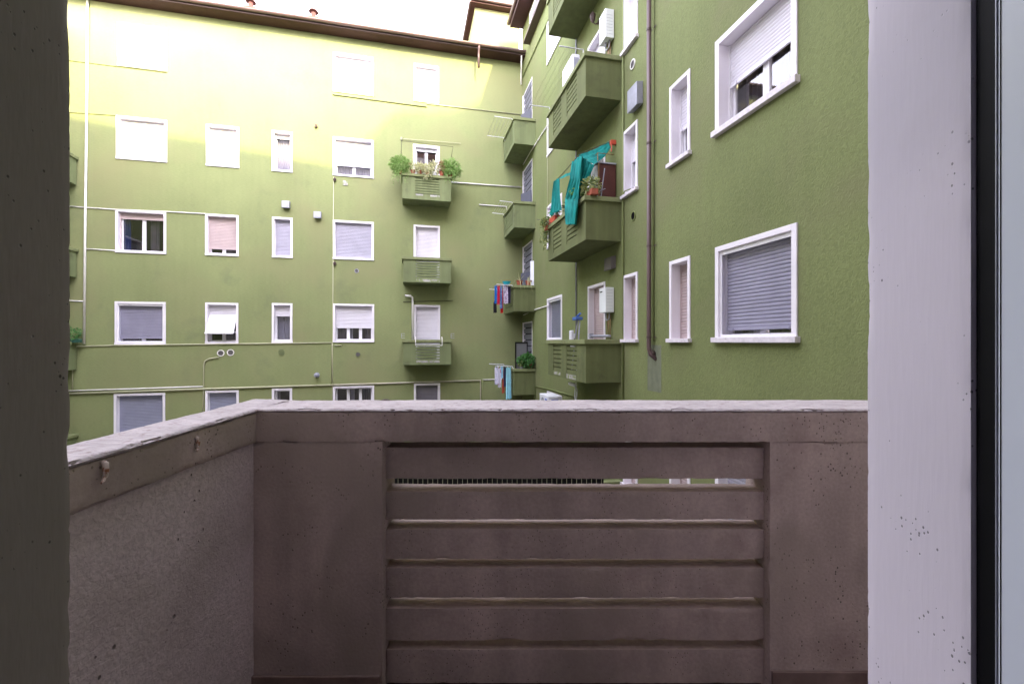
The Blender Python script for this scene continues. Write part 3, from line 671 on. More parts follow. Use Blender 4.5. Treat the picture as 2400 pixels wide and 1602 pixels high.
# ================================================================== WING C (left, mostly hidden)
dC = -dB
C1 = Vector((-15.12, 14.55, 0)); WC = Wall(Vector((-12.0, .69, 0)), (C1 - Vector((-12.0, .69, 0))).normalized())
bC = thing('apartment_building', 'left green apartment wing of which only balcony corners show beside the dark door jamb', 'building', WC, (0, 0, gz))
LC = (C1 - Vector((-12.0, .69, 0))).length + .15
hC = []
for k in range(-2, 3):
    zf_ = 3.04 * k - .75
    window(bC, hC, LC - 2.0, LC - 1.0, zf_, zf_ + 2.15, sh=1, mat=m_shw, door=True, name='door')
    for q in (4.4, 7.6, 10.4): window(bC, hC, LC - q - .65, LC - q + .65, zf_ + .8, zf_ + 2.15, sh=(1 if q != 7.6 else .6), mat=(m_shg if k % 2 else m_shw), leaves=2)
facade_sheet(hC, 0, LC, gz, 10.4, 'wall', m_wallA, bC)
MB().box(0, LC, .30, 9, gz, 10.39).build('rear_wall', m_wallA, bC)
MB().box(-.1, LC, -.3, 9.1, 10.40, 10.52).build('roof', m_tile, bC)
for k in range(-2, 3):
    zt = .02 + 3.04 * k; balcony(bC, LC - 2.6, LC - .12, .80, zt, zt - .93, [(.2, .8)], m_balc, ncut=6)
shift_children(bC)

# ================================================================== OUR BUILDING with balcony and doorway
FY = .69; XL, XR = -.683, .55
own = thing('apartment_building', 'near grey concrete building framing the view with its door jambs and slatted balcony parapet', 'building', None, (0, FY, -7.4))
def own_build(mb, name, mat, **k):
    o = mb.build(name, mat, own, **k); o.location = (0, -FY, 7.4); return o
def own_bm(name, bm, mat, parent=None):
    o = bm_obj(name, bm, mat, parent or own)
    if parent is None: o.location = (0, -FY, 7.4)
    return o
YB = .36                                      # inner face of the facade wall
fw = MB()
fw.box(-12.2, XL - .10, YB, FY, -7.4, 14.15).box(1.0, 4.4, YB, FY, -7.4, 14.15).box(XL - .10, 1.0, YB, FY, 1.02, 14.15).box(XL - .10, 1.0, YB, FY, -7.4, -1.34)
own_build(fw, 'facade', m_facade)
own_build(MB().box(-12.2, 4.6, -10, YB - .002, 13.9, 14.14).box(-12.2, -12.0, -10, YB - .002, -7.4, 13.9).box(4.4, 4.6, -10, YB - .002, -7.4, 13.9).box(-12.2, 4.6, -10.2, -10, -7.4, 14.14), 'rear_wall', m_facade)
# room behind the camera
rm = MB(); rm.box(-2.5, 2.5, -4.0, YB - .003, -1.36, -1.30).box(-2.5, 2.5, -4.0, YB - .003, 1.30, 1.36).box(-2.56, -2.5, -4.0, YB - .003, -1.3, 1.3).box(2.5, 2.56, -4, YB - .003, -1.3, 1.3).box(-2.5, 2.5, -4.06, -4.0, -1.3, 1.3)
own_build(rm, 'room', plain('room_paint', (.25, .22, .20), .9))
# jambs: left and right, worn edges
own_bm('door_jamb', rough_box(XL - .10, XL, YB, FY + .004, -1.33, 1.0, .008, .0004, .002, .0028, 3.1), m_jamb)["label"] = 'left door jamb coloured dark as in shade, with small pits'
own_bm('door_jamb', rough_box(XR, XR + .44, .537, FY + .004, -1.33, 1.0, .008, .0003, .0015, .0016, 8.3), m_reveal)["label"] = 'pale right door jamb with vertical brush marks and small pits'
own_build(MB().box(XL - .0, XR, YB, FY + .003, .985, 1.02), 'lintel', m_reveal)
# roof volume of our building, higher to the right (unseen, outline shaped to throw the stepped shade line on the far wing)
pr_ = [(-.5, 14.1), (1.1, 15.7), (1.9, 16.7), (4.05, 17.1), (5.6, 17.9), (9.5, 17.9), (9.5, 12.0), (4.6, 12.0), (4.6, 14.1)]
own_build(MB().prism(pr_, 'y', -6, FY - .004), 'roof', m_tile)
# balcony door frame at the right edge of the view
dfm = own_build(MB().box(XR - .004, XR + .16, .22, .5045, -1.29, .98), 'door_frame', m_doorframe, bevel=.003); dfm["label"] = 'white door frame at the right edge of the view'
MB().box(XR + .006, XR + .12, .506, .536, -1.29, .98).build('gasket', m_black, dfm)
MB().box(XR - .0045, XR + .05, .5047, .5058, -1.29, .98).build('seal_lip', m_galv, dfm)
MB().box(XR - .0046, XR + .05, .5000, .5008, -1.29, .98).build('seal_groove', m_black, dfm)
# ---- balcony
Y1, Y2 = 1.60, 1.85
cz = -.238
bal = own_bm('balcony', rough_box(-.93, -.462, Y1, Y1 + .17, -1.30, -.356, .014, .0008, .002, .004, 1.0), m_conc)
bal["label"] = 'weathered concrete balcony parapet with horizontal slats in front of the camera'
def bal_bm(name, bm, mat): return bm_obj(name, bm, mat, bal)
bal_bm('pillar', rough_box(.921, 1.62, Y1, Y1 + .17, -1.30, -.356, .014, .0008, .002, .004, 2.0), m_conc)
bal_bm('beam', rough_box(-.955, 1.62, Y1 - .004, Y2 - .03, -.357, cz - .012, .012, .0009, .002, .004, 4.0), m_conc)
bal_bm('coping', rough_box(-1.055, 1.62, Y1 - .007, Y2, cz - .014, cz, .0085, .0028, .007, .013, 5.0), m_conc_top)
zz = [(.385, .500), (.547, .649), (.684, .793), (.825, .935), (.973, 1.090), (1.122, 1.246)]
for i, (a, b) in enumerate(zz):
    bm_obj('slat', rough_box(-.463, .922, Y1 + .038, Y1 + .134, -b, -a,   .009, .0003, .0007, .0028, 11 + i * 3.7), m_conc, bal, topmat=m_slat_top)
MB().box(-.47, .93, Y1 + .02, Y1 + .17, -1.33, -1.268).build('curb', m_conc, bal, bevel=.006)
# side parapet, turned slightly outwards
ex = Vector((.103, 1, 0)).normalized(); ey = Vector((1, -.103, 0)).normalized(); tilt = (-.238 + .264) / .617
o_in = Vector((-.910, Y1, 0))
def side_xf(p):                               # p = (out, along, z) with along = 0 at the inner corner
    q = o_in + ey * p.x + ex * p.y; return Vector((q.x, q.y, p.z + tilt * p.y))
bal_bm('side_parapet', rough_box(-.125, -.014, -1.1, .17, -1.30, -.358, .014, .0014, .004, .005, 21, side_xf), m_conc_side)
bal_bm('side_beam', rough_box(-.145, .0, -1.1, .05, -.360, cz - .014, .011, .0016, .005, .007, 23, side_xf), m_conc)
bal_bm('side_coping', rough_box(-.16, .004, -1.1, .20, cz - .016, cz + .001, .0085, .0028, .007, .012, 25, side_xf), m_conc_top)
# plastered hooks on the side beam
for (yy, zz_, sz) in ((1.053, -.303, 1.0), (1.327, -.300, .85)):
    al = (yy - Y1); q = o_in + ex * al
    h = MB().tube([(0, 0, .020), (.008, 0, .016), (.011, -.002, 0), (.010, -.003, -.014), (.014, -.012, -.021), (.020, -.022, -.022)], [.006, .007, .006, .005, .004, .003], 8)
    h.v = [(x * sz, y * sz, z * sz) for x, y, z in h.v]
    ob = h.build('hook', M('rusty_plastered_hook_%d' % int(yy * 100), (.40, .33, .30), .9, .3, 60, dirt=((.25, .11, .06), 90, .5, .6)), bal, smooth=True); ob.location = (q.x, q.y, zz_)
MB().box(-.925, -.47, Y1 - .012, Y1 - .001, -1.262, -1.186).build('skirting', m_skirt, bal, bevel=.002)
MB().box(.925, 1.62, Y1 - .012, Y1 - .001, -1.262, -1.170).build('skirting', m_skirt, bal, bevel=.002)
MB().box(-1.1, 1.62, FY + .005, Y2 - .06, -1.40, -1.262).build('floor_slab', m_floor, bal)

# ================================================================== ground and low things in the yard
gr = MB().quad((-60, -30, gz), (60, -30, gz), (60, 60, gz), (-60, 60, gz)).build('ground', m_ground, None, recalc=False); gr["kind"] = "structure"

exec_objects = True
# ---------------- loose things on the facades
def pot(mb, x, y, z, r=.09, h=.16): return mb.lathe([(r * .7, 0), (r, h * .85), (r * 1.12, h * .85), (r * 1.12, h), (r * .95, h), (r * .95, h * .9)], (x, y, z), 14)
def leaves(c, rad, n, L, Wd, seed, trail=0, tl=.3, up=.3, squash=1):
    rnd = random.Random(seed); mb = MB()
    def leaf(p, d, l, w_):
        d = d.normalized(); s = d.cross(Vector((rnd.uniform(-1, 1), rnd.uniform(-1, 1), rnd.uniform(-1, 1)))).normalized() * w_ * .5
        m_ = p + d * l * .5 + Vector((0, 0, l * .08)); t = p + d * l - Vector((0, 0, l * .15))
        mb.add([p, m_ + s, t, m_ - s], [(0, 1, 2, 3)])
    for i in range(n):
        v = Vector((rnd.gauss(0, 1), rnd.gauss(0, 1), rnd.gauss(0, 1))).normalized(); k = rnd.random() ** .45
        lump = 1 + .28 * noise.noise(v * 2.3 + Vector((seed, 0, 0)))
        p = Vector(c) + Vector((v.x * rad[0], v.y * rad[1], v.z * rad[2])) * k * lump
        leaf(p, v + Vector((rnd.uniform(-.6, .6), rnd.uniform(-.6, .6), rnd.uniform(-.4, .8) * up)), L * rnd.uniform(.6, 1.3), Wd * rnd.uniform(.7, 1.2))
    for i in range(trail):
        a = rnd.uniform(0, 2 * math.pi); p = Vector(c) + Vector((math.cos(a) * rad[0] * rnd.uniform(.4, 1), min(0, math.sin(a)) * rad[1], -rad[2] * .2)); l = tl * rnd.uniform(.3, 1)
        for k in range(int(l / .03)):
            p = p + Vector((rnd.uniform(-.012, .012), rnd.uniform(-.008, .008), -.03)); leaf(p, Vector((rnd.uniform(-1, 1), rnd.uniform(-1, .3), rnd.uniform(-.6, .2))), L * .7, Wd * .8)
    return mb
def plant(W, s, d, z, rad, mat, label, n=300, L=.07, Wd=.03, potr=.09, poth=.15, potmat=None, trail=0, tl=.3, seed=1, name='potted_plant', cat='plant', group=None, lift=.04, stems=0, boxpot=None):
    t = thing(name, label, cat, W, (s, -d, z), group)
    if boxpot: pb = MB().box(-boxpot / 2, boxpot / 2, -.08, .08, 0, poth).build('planter', potmat or m_terra, t, bevel=.01)
    else: pb = pot(MB(), 0, 0, 0, potr, poth).build('pot', potmat or m_terra, t, smooth=False)
    leaves((0, 0, poth + rad[2] * .6 + lift), rad, n, L, Wd, seed, trail, tl).build('foliage', mat, t, recalc=False)
    if stems:
        st = MB(); rnd = random.Random(seed)
        for k in range(stems): st.tube([(0, 0, poth * .8), (rnd.uniform(-.5, .5) * rad[0], rnd.uniform(-.5, .5) * rad[1], poth + rad[2] * 1.1)], .005, 5)
        st.build('stem', m_stem, t)
    return t
gP = 'pot plants along the coping of the flowery balcony'
dzc = 6.19
def pa(px): return WA.s_(px, .8)
plant(WA, pa(938), .74, dzc - .02, (.36, .30, .28), m_fern, 'big feathery green fern on the left end of the flowery balcony', 1700, .11, .022, trail=34, tl=.75, seed=3, group=gP, lift=.06, poth=.10)
plant(WA, pa(1056), .74, dzc - .02, (.37, .30, .31), m_fern, 'big feathery green fern on the right end of the flowery balcony', 1800, .11, .022, trail=34, tl=.55, seed=5, group=gP, lift=.06, poth=.10)
plant(WA, pa(968), .78, dzc, (.14, .12, .14), m_cream, 'pale variegated spider plant beside the left fern', 240, .16, .02, seed=8, group=gP, poth=.13)
plant(WA, pa(984), .80, dzc, (.17, .14, .13), m_cream, 'pale cream trailing plant spilling over the coping left of the balcony middle', 340, .11, .03, trail=10, tl=.35, seed=9, group=gP, poth=.12)
plant(WA, pa(1001), .80, dzc, (.20, .15, .14), m_cream, 'largest cream trailing plant hanging over the slats in the balcony middle', 420, .11, .03, trail=22, tl=.45, seed=10, group=gP, poth=.12)
plant(WA, pa(1018), .78, dzc, (.15, .12, .20), m_cream, 'tall pale spider plant right of the balcony middle', 300, .17, .022, seed=12, group=gP, poth=.11, potmat=m_plast)
plant(WA, pa(1035), .80, dzc, (.11, .10, .22), m_redleaf, 'reddish upright plant in a terracotta pot beside the right fern', 220, .09, .03, seed=14, group=gP, poth=.15, potr=.085)
# wire frame above that balcony
fr = MB()
def PA(px, py, d): return Vector(WA.P(px, py, d))
p1, p2, p3, p4 = PA(940, 370, .8), PA(941, 330, .8), PA(1062, 344, .8), PA(1057, 372, .8)
fr.tube([p1, p2, p3, p4], .012, 6)
o = fr.build('wire_stand', m_cable, None, smooth=True); frame_parent(WA, o, (0, 0, 0)); tag(o, 'thin dark wire stand over the flowery balcony', 'wire stand')
o = MB().tube([PA(941, 325, .05), PA(1080, 336, .05)], .010, 6).lathe([(.035, -.05), (.035, .05)], tuple(PA(941, 325, .05)), 8).build('clothes_line', m_pc, None); frame_parent(WA, o, (0, 0, 0)); tag(o, 'thin line stretched across the wall above the balcony wire frame', 'clothes line')
# white rail hooked over lower A balcony
s0, s1 = WA.s_(974, .86), WA.s_(1036, .86)
o = MB().tube([(s0, -.70, .10), (s0, -.70, .19), (s0, -.90, .17), (s0, -.90, -.13), (s1, -.90, -.13), (s1, -.90, .17), (s1, -.70, .19), (s1, -.70, .10)], .014, 8).build('drying_rail', m_pw, None, smooth=True)
frame_parent(WA, o, (0, 0, 0)); tag(o, 'white metal rail hooked over the coping of the lower middle balcony', 'rail')
# clutter behind the slats of A's second balcony: folded white sheets
for k, (zt_, lab) in enumerate(((3.13, 'pale panel standing behind the slats of the second balcony'), (.085, 'pale panel standing behind the slats of the lower balcony with the white rail'))):
    o = MB().box(-.36, .36, -.02, .02, 0, .62).build('panel', m_plast, None, bevel=.01); frame_parent(WA, o, ((pa(945) + pa(1057)) / 2, -.60, zt_ - .79)); tag(o, lab, 'panel')
# left wing corner: planter and box
plant(WA, WA.s_(174, .25), .25, -.02, (.16, .14, .2), m_basil, 'small green plant in a dark green planter at the left edge near the white pipe', 220, .08, .03, potmat=plain('green_planter', (.02, .08, .06)), seed=30, boxpot=.34, poth=.12)

# ---------------- water heaters
def heater(s, z0, z1, wid, dep, label, lean=0):
    t = thing('water_heater', label, 'water heater', WB, (s, 0, z0))
    H = z1 - z0
    MB().box(-wid / 2, wid / 2, -dep, -.01, 0, H).build('case', m_white, t, bevel=.012)
    MB().box(-wid / 2 + .05, wid / 2 - .16, -dep - .003, -dep + .003, H - .10, H - .075).box(-wid / 2 - .003, -wid / 2 + .003, -dep + .05, -dep + .14, H - .10, H - .08).build('air_slot', m_black, t)
    lv = MB()
    for k in range(7): lv.box(wid / 2 - .003, wid / 2 + .003, -dep + .03, -.05, .08 + k * .07, .084 + k * .07)
    lv.build('side_rib', m_galv, t)
    MB().tube([(-.08, -.10, 0), (-.08, -.10, -.10), (-.02, -.10, -.17), (.06, -.08, -.14), (.08, -.08, 0)], .016, 8).tube([(-.02, -.12, 0), (-.02, -.12, -.09)], .02, 8).build('flexible_hose', m_galv, t, smooth=True)
    MB().tube([(.02, -.07, 0), (.02, -.07, -.35), (0, -.05, -.62)], .011, 7).tube([(.07, -.06, 0), (.07, -.05, -.65)], .009, 7).tube([(-.04, -.07, 0), (-.04, -.07, -.2), (-.09, -.06, -.45), (-.10, -.06, -.62)], .009, 7).build('copper_pipe', m_copper, t, smooth=True)
    return t
s_a = WB.s_(1428, .25)
heater(8.30, .66, 1.22, .34, .22, 'white boxy water heater on the wall beside the closed pinkish balcony door')
heater(8.30, 6.78, 7.42, .34, .22, 'white water heater with tangled pipes high on the wall above the topmost open balcony')
o = MB().tube([(7.75, -.3, .14), (8.75, -.25, .13)], .03, 10).box(7.8, 7.9, -.34, -.26, .08, .2).build('pipe_bundle', m_galv, None); frame_parent(WB, o, (0, 0, 0)); tag(o, 'grey pipe lying on the balcony coping below the lower water heater', 'pipe')
# ---------------- lantern
s_, z_ = WB.at(1392, 40, .12)
t = thing('wall_lantern', 'small black wrought-iron lantern on the wall under the topmost balcony', 'lamp', WB, (s_, 0, z_))
MB().lathe([(.03, -.14), (.055, -.10), (.075, .05), (.02, .12)], (0, -.15, 0), 6).build('lamp_cage', m_frame_brown, t)
MB().tube([(0, 0, -.12), (0, -.08, -.17), (0, -.15, -.13)], .014, 6).lathe([(.05, -.01), (.05, .01)], (0, -.01, -.12), 8, 'y').build('bracket', m_frame_brown, t)
# ---------------- third balcony: appliance and drying lines
s0, z_ = WB.at(1322, 200, .62)
t = thing('air_conditioner', 'white appliance with a rounded cover standing behind the coping of the balcony with drying lines', 'appliance', WB, (7.0, -.45, 5.4))
MB().box(-.37, .39, -.15, .07, 0, 1.65).build('case', m_plast, t, bevel=.05)
MB().box(.388, .396, -.11, .03, 1.05, 1.55).build('panel', m_galv, t, bevel=.003)
t = thing('drying_rack', 'white drying lines stretched outside the large balcony with the white appliance', 'drying rack', WB, (7.4, -.8, 6.15))
lines = MB(); z2 = .12
for dd in (.14, .26, .38, .50): lines.tube([(-1.15, -dd - .02, z2), (1.25, -dd - .02, z2 + .02)], .003, 4)
MB().tube([(-1.15, 0, 0), (-1.15, -.02, z2), (-1.15, -.56, z2)], .014, 6).build('rack_arm', m_plast, t)
MB().tube([(1.25, 0, 0), (1.25, -.02, z2 + .02), (1.25, -.56, z2 + .02)], .014, 6).build('rack_arm', m_plast, t)
lines.build('rack_line', m_pc, t)
# ---------------- second balcony
def BP(px, py, d): return Vector(WB.P(px, py, d))
m_teal = M('turquoise_cloth', (.006, .215, .195), .8, .22, 4, 1.0, 11, .05, stretch=(1, 1, .10), grain=.15)
def drape(mb, left, right, nu=18, nv=16, folds=5, amp=.03, ph=0):
    left = [BP(*p) for p in left]; right = [BP(*p) for p in right]
    def samp(L, t):
        x = t * (len(L) - 1); i = min(int(x), len(L) - 2); f = x - i; return L[i].lerp(L[i + 1], f)
    vs = []
    for j in range(nv + 1):
        a, b = samp(left, j / nv), samp(right, j / nv)
        for i in range(nu + 1):
            u = i / nu; p = a.lerp(b, u); k = math.sin(math.pi * u) ** .5
            p += Vector((.3, -1, 0)) * amp * math.sin(u * folds * 2 * math.pi + ph + j * .12) * (0.35 + .65 * j / nv) + Vector((0, 0, -.01 * math.sin(u * 9)))
            vs.append(p)
    mb.add(vs, [(j * (nu + 1) + i, j * (nu + 1) + i + 1, (j + 1) * (nu + 1) + i + 1, (j + 1) * (nu + 1) + i) for j in range(nv) for i in range(nu)])
ct = MB()
# canopy part sagging between the wall peg and the line
drape(ct, [(1427, 331, .10), (1400, 348, .35), (1380, 357, .55), (1358, 364, .80)], [(1431, 345, .10), (1417, 368, .30), (1404, 380, .45), (1393, 387, .62)], 14, 20, 3, .045)
drape(ct, [(1358, 364, .80), (1354, 400, .80), (1350, 443, .79)], [(1393, 387, .62), (1383, 412, .66), (1369, 443, .74)], 24, 16, 4, .05)
# front fall in two widths
drape(ct, [(1342, 379, .82), (1339, 420, .86), (1326, 466, .89)], [(1366, 362, .80), (1363, 420, .86), (1357, 467, .90)], 26, 16, 4, .07, 1)
drape(ct, [(1326, 464, .89), (1327, 495, .93), (1329, 526, .94)], [(1358, 464, .90), (1354, 495, .93), (1350, 525, .95)], 24, 12, 4, .06, 1)
# far piece
drape(ct, [(1299, 424, .90), (1294, 455, .92), (1288, 506, .93)], [(1312, 416, .82), (1313, 455, .83), (1314, 492, .84)], 22, 16, 4, .05, 2)
drape(ct, [(1309, 417, .80), (1315, 419, .80)], [(1342, 400, .8), (1342, 408, .8)], 8, 4, 1, .01)
o = ct.build('awning_cloth', m_teal, None, smooth=True, recalc=False); frame_parent(WB, o, (0, 0, 0)); tag(o, 'turquoise cloth draped over a line and hanging down outside the balcony', 'cloth')
o = MB().tube([(6.9, -.8, 4.13), (8.5, -.8, 4.14)], .010, 6).tube([(6.9, -.8, 3.1), (6.9, -.8, 4.13)], .014, 6).tube([(8.46, -.8, 4.14), (8.5, -.05, 4.47)], .008, 6).build('clothes_pole', m_cable, None); frame_parent(WB, o, (0, 0, 0)); tag(o, 'thin dark pole carrying the turquoise cloth', 'pole')
o = MB().box(-.03, .05, -.12, 0, -.05, .04).tube([(.03, -.1, .0), (.035, -.11, -.22)], .014, 5).build('red_peg', m_redpl, None); s_, z_ = WB.at(1434, 334, .08); frame_parent(WB, o, (s_, 0, z_)); tag(o, 'red tie holding the turquoise cloth to the wall', 'tie')
s0c = WB.s_(1407, .28); s1c = WB.s_(1440, .28)
t = thing('cabinet', 'brown two-door cabinet standing beside the turquoise cloth on the balcony', 'cabinet', WB, (8.22, -.02, 2.35))
zt = WB.at(1422, 378, .30)[1] - 2.35
m_cab = M('brown_cabinet', (.085, .028, .024), .5, .15, 5)
MB().box(.0, .36, -.42, 0, 0, zt).build('case', m_cab, t, bevel=.01)
MB().box(-.10, .34, -.455, -.425, 0, zt - .03).build('side_board', m_plast, t)
MB().box(.355, .368, -.42, 0, zt * .50, zt * .52).box(.355, .372, -.43, -.40, .0, zt).tube([(.36, -.43, zt), (.36, -.43, zt + .22), (.36, -.05, zt + .22)], .01, 6).tube([(-.1, -.43, zt), (-.1, -.43, zt + .22), (-.1, -.05, zt + .22)], .01, 6).tube([(-.1, -.43, zt + .22), (.36, -.43, zt + .22)], .01, 6).tube([(-.1, -.43, zt + .12), (.36, -.43, zt + .12)], .008, 6).build('rail', m_copper, t)
MB().box(-.04, .38, -.46, .0, zt, zt + .03).build('top', m_galv, t)
o = MB().tube([(8.35, -.5, 3.3), (8.75, -.35, 3.3)], .008, 5).tube([(8.62, -.4, 3.1), (8.72, -.35, 3.75)], .012, 5).build('railing', m_galv, None); frame_parent(WB, o, (0, 0, 0)); tag(o, 'thin grey rod leaning against the wall beside the brown cabinet', 'rod')
gB = 'plants on the balcony with the turquoise cloth'
def pbx(px, d=.74): return WB.s_(px, d)
plant(WB, 8.72, .66, 3.105, (.19, .2, .15), m_ivy, 'bushy variegated plant in a terracotta box at the near corner under the cloth', 420, .08, .03, seed=41, boxpot=.4, poth=.13, group=gB, trail=6, tl=.15)
plant(WB, 8.25, .77, 3.105, (.20, .14, .14), m_fern, 'leafy green plant spilling over the coping right of the turquoise cloth', 260, .08, .04, seed=42, group=gB, potmat=plain('dark_blue_pot', (.02, .03, .07)), boxpot=.36, poth=.1, trail=6, tl=.2)
plant(WB, 7.25, .5, 2.6, (.22, .2, .42), leaf_mat('broad_leaf', (.03, .05, .02), (.3, .3, .2), 12), 'large broad-leaved plant standing behind the coping between the cloth falls', 180, .2, .08, seed=43, group=gB, poth=.3, potr=.15, stems=5)
plant(WB, 6.55, .78, 3.105, (.16, .12, .1), m_ivy, 'small plant in a red box on the far end of the coping', 160, .07, .04, seed=44, group=gB, potmat=m_redpl, boxpot=.5, poth=.15)
plant(WB, 6.22, .88, 2.98, (.14, .16, .12), m_ivy, 'yellowish ivy hanging from the far corner of the balcony', 260, .07, .05, seed=45, group=gB, poth=.12, trail=22, tl=.75)
o = MB().tube([BP(1259, 514, .9), BP(1290, 522, .9)], .014, 6).build('rod', m_cable, None); frame_parent(WB, o, (0, 0, 0)); tag(o, 'dark rod sticking out from the far corner of the balcony below the ivy', 'rod')
# ---------------- lowest large balcony: step ladder / mop and box
t = thing('folding_ladder', 'folded white step ladder with a blue top leaning behind the lowest large balcony', 'ladder', WB, (7.05, -.30, -.73))
MB().tube([(-.18, -.12, 0), (-.08, 0, 1.28)], .018, 8).tube([(.18, -.12, 0), (.08, 0, 1.28)], .018, 8).tube([(-.12, -.05, .65), (.12, -.05, .65)], .02, 8).build('side_rail', m_galv, t)
MB().box(-.13, .13, -.12, .06, 1.28, 1.36).tube([(-.1, 0, 1.38), (.12, 0, 1.44)], .03, 8).build('top_step', plain('blue_plastic', (.06, .14, .4)), t, bevel=.01)
MB().box(-.11, .05, -.22, -.14, .55, 1.02).build('bucket_sheet', m_plast, t, bevel=.02)
# ---------------- air conditioner below it
t = thing('air_conditioner', 'white air conditioner unit below the lowest large balcony just above the parapet', 'air conditioner', WB, (5.8, -.55, -1.95))
MB().box(-.45, .40, -.28, .10, 0, .48).build('case', m_plast, t, bevel=.01)
MB().lathe([(.17, -.285), (.17, -.295), (.05, -.30)], (-.1, 0, .24), 20, 'y').build('fan_grille', m_galv, t)
MB().box(.10, .28, -.286, -.28, .05, .40).box(.401, .405, -.2, .0, .08, .40).build('sticker', plain('blue_sticker', (.02, .08, .4)), t)
o = MB().tube([BP(1335, 898, .6), BP(1349, 903, .55)], .04, 10).tube([BP(1349, 903, .5), BP(1353, 915, .4), BP(1350, 940, .4)], .016, 8).tube([BP(1350, 896, .4), BP(1347, 925, .45), BP(1349, 945, .45)], .012, 8).build('condensate_pipe', m_plast, None); frame_parent(WB, o, (0, 0, 0)); tag(o, 'white pipe stub with loose hoses beside the air conditioner', 'pipe')
o = MB().box(-.12, .12, -.06, .06, 0, .26).lathe([(.12, .2), (.13, .28)], (0, 0, 0), 12).build('crate', plain('yellow_plastic', (.75, .45, .03)), None, bevel=.01); s_, _ = WB.at(1464, 1125, .7); frame_parent(WB, o, (8.6, -.77, -2.995)); tag(o, 'yellow box on the coping of the balcony seen through the slats', 'box')

# ---------------- laundry
def garment(W, s, d, z, wid, hgt, mat, label, group, name='garment', taper=0, legs=False, seed=0, slant=0.0, cat='garment'):
    """cloth hanging from z downwards, its width running outwards from the wall"""
    rnd = random.Random(seed); mb = MB(); nu, nv = 10, 14
    def sheet(u0, u1, z0, z1):
        vs = []
        for j in range(nv + 1):
            v = j / nv; zz_ = z0 + (z1 - z0) * v
            for i in range(nu + 1):
                u = u0 + (u1 - u0) * i / nu; ww = wid * (1 + taper * v)
                vs.append((.025 * math.sin(u * 14 + seed + v * 2) * (.4 + v) + slant * v, (u - .5) * ww, zz_ + .015 * math.sin(u * 11 + seed)))
        mb.add(vs, [(j * (nu + 1) + i, j * (nu + 1) + i + 1, (j + 1) * (nu + 1) + i + 1, (j + 1) * (nu + 1) + i) for j in range(nv) for i in range(nu)])
    if legs: sheet(0, 1, 0, -hgt * .3); sheet(0, .46, -hgt * .3, -hgt); sheet(.54, 1, -hgt * .3, -hgt)
    else: sheet(0, 1, 0, -hgt)
    mb.box(-.012, .012, -wid * .3, -wid * .3 + .015, -.03, .05).box(-.012, .012, wid * .3, wid * .3 + .015, -.03, .05)
    o = mb.build(name, mat, None, smooth=True, recalc=False); frame_parent(W, o, (s, -d, z)); return tag(o, label, cat, group)
g3 = 'clothes hanging outside the third corner balcony'
# small corner balcony racks: arms stick out beyond the front
def rack(z, s0=.3, s1=1.85, out=.62, label='', d0=.8):
    t = thing('drying_rack', label, 'drying rack', WB, (0, -d0, z)); r = MB()
    for s in (s0, s1): MB().tube([(s, .02, -.08), (s, -.05, .03), (s, -out, .05)], .012, 6).build('rack_arm', m_plast, t)
    l = MB()
    for k in range(5): l.tube([(s0, -.12 - k * (out - .14) / 4, .045), (s1, -.12 - k * (out - .14) / 4, .045)], .0032, 4)
    l.build('rack_line', m_galv, t); return t
rack(2.06 - .03, label='drying rack with colourful clothes on the third corner balcony from the top')
rack(-.97 + .06, label='drying rack with towels on the lowest corner balcony')
rack(5.09 - .05, label='empty thin drying rack on the second corner balcony', out=.5)
rack(8.12 - .05, label='empty thin drying rack on the highest corner balcony', out=.7)
cols = [((.01, .12, .45), 1.47, .60, 'bright blue shirt at the outer end of the rack on the third corner balcony', .95),
        ((.55, .01, .04), 1.34, .66, 'red and pink shirt beside the bright blue one', .9),
        ((.08, .13, .32), 1.21, .58, 'washed-out blue trousers next to the red shirt', 1.15)]
zz3 = 2.03
garment(WB, 1.6, 1.40, zz3, .10, .62, cloth_mat('blue_shirt', (.01, .13, .5), (.2, .45, .7), 9, .6, .66), 'bright blue shirt hanging outermost on the rack of the third corner balcony', g3, seed=1)
garment(WB, 1.62, 1.30, zz3, .10, .66, cloth_mat('red_shirt', (.55, .01, .05), (.7, .3, .35), 9, .6, .66), 'red shirt hanging beside the bright blue shirt', g3, seed=2)
garment(WB, 1.60, 1.20, zz3, .09, .80, cloth_mat('blue_jeans', (.10, .16, .38), (.2, .28, .5), 6), 'faded blue trousers hanging between the red shirt and the floral blouse', g3, seed=3, cat='trousers')
garment(WB, 1.35, 1.38, zz3 - .55, .12, .40, cloth_mat('black_cloth', (.015, .015, .02)), 'black garment hanging lowest under the bright blue shirt', g3, seed=4)
garment(WB, 1.40, 1.14, zz3 - .1, .10, .86, cloth_mat('scarlet_cloth', (.6, .01, .01)), 'scarlet garment showing below the floral blouse', g3, seed=5)
garment(WB, 1.70, 1.05, zz3 + .05, .18, .68, cloth_mat('floral_blouse', (.62, .55, .68), (.2, .12, .25), 30, .5, .56), 'white and purple floral blouse on the rack of the third corner balcony', g3, seed=6)
garment(WB, 1.72, .92, zz3, .10, .62, cloth_mat('navy_cloth', (.03, .02, .06)), 'dark navy garment nearest the wall on the rack of the third corner balcony', g3, seed=7)
o = MB().lathe([(.10, 0), (.15, .09), (.165, .10), (.15, .10)], (0, 0, 0), 16).build('basin', plain('cyan_plastic', (.02, .45, .6)), None); frame_parent(WB, o, (1.75, -1.03, zz3 + .07)); tag(o, 'small cyan plastic basin on top of the clothes rack', 'basin')
g4 = 'clothes hanging outside the lowest corner balcony'
z4 = -.93
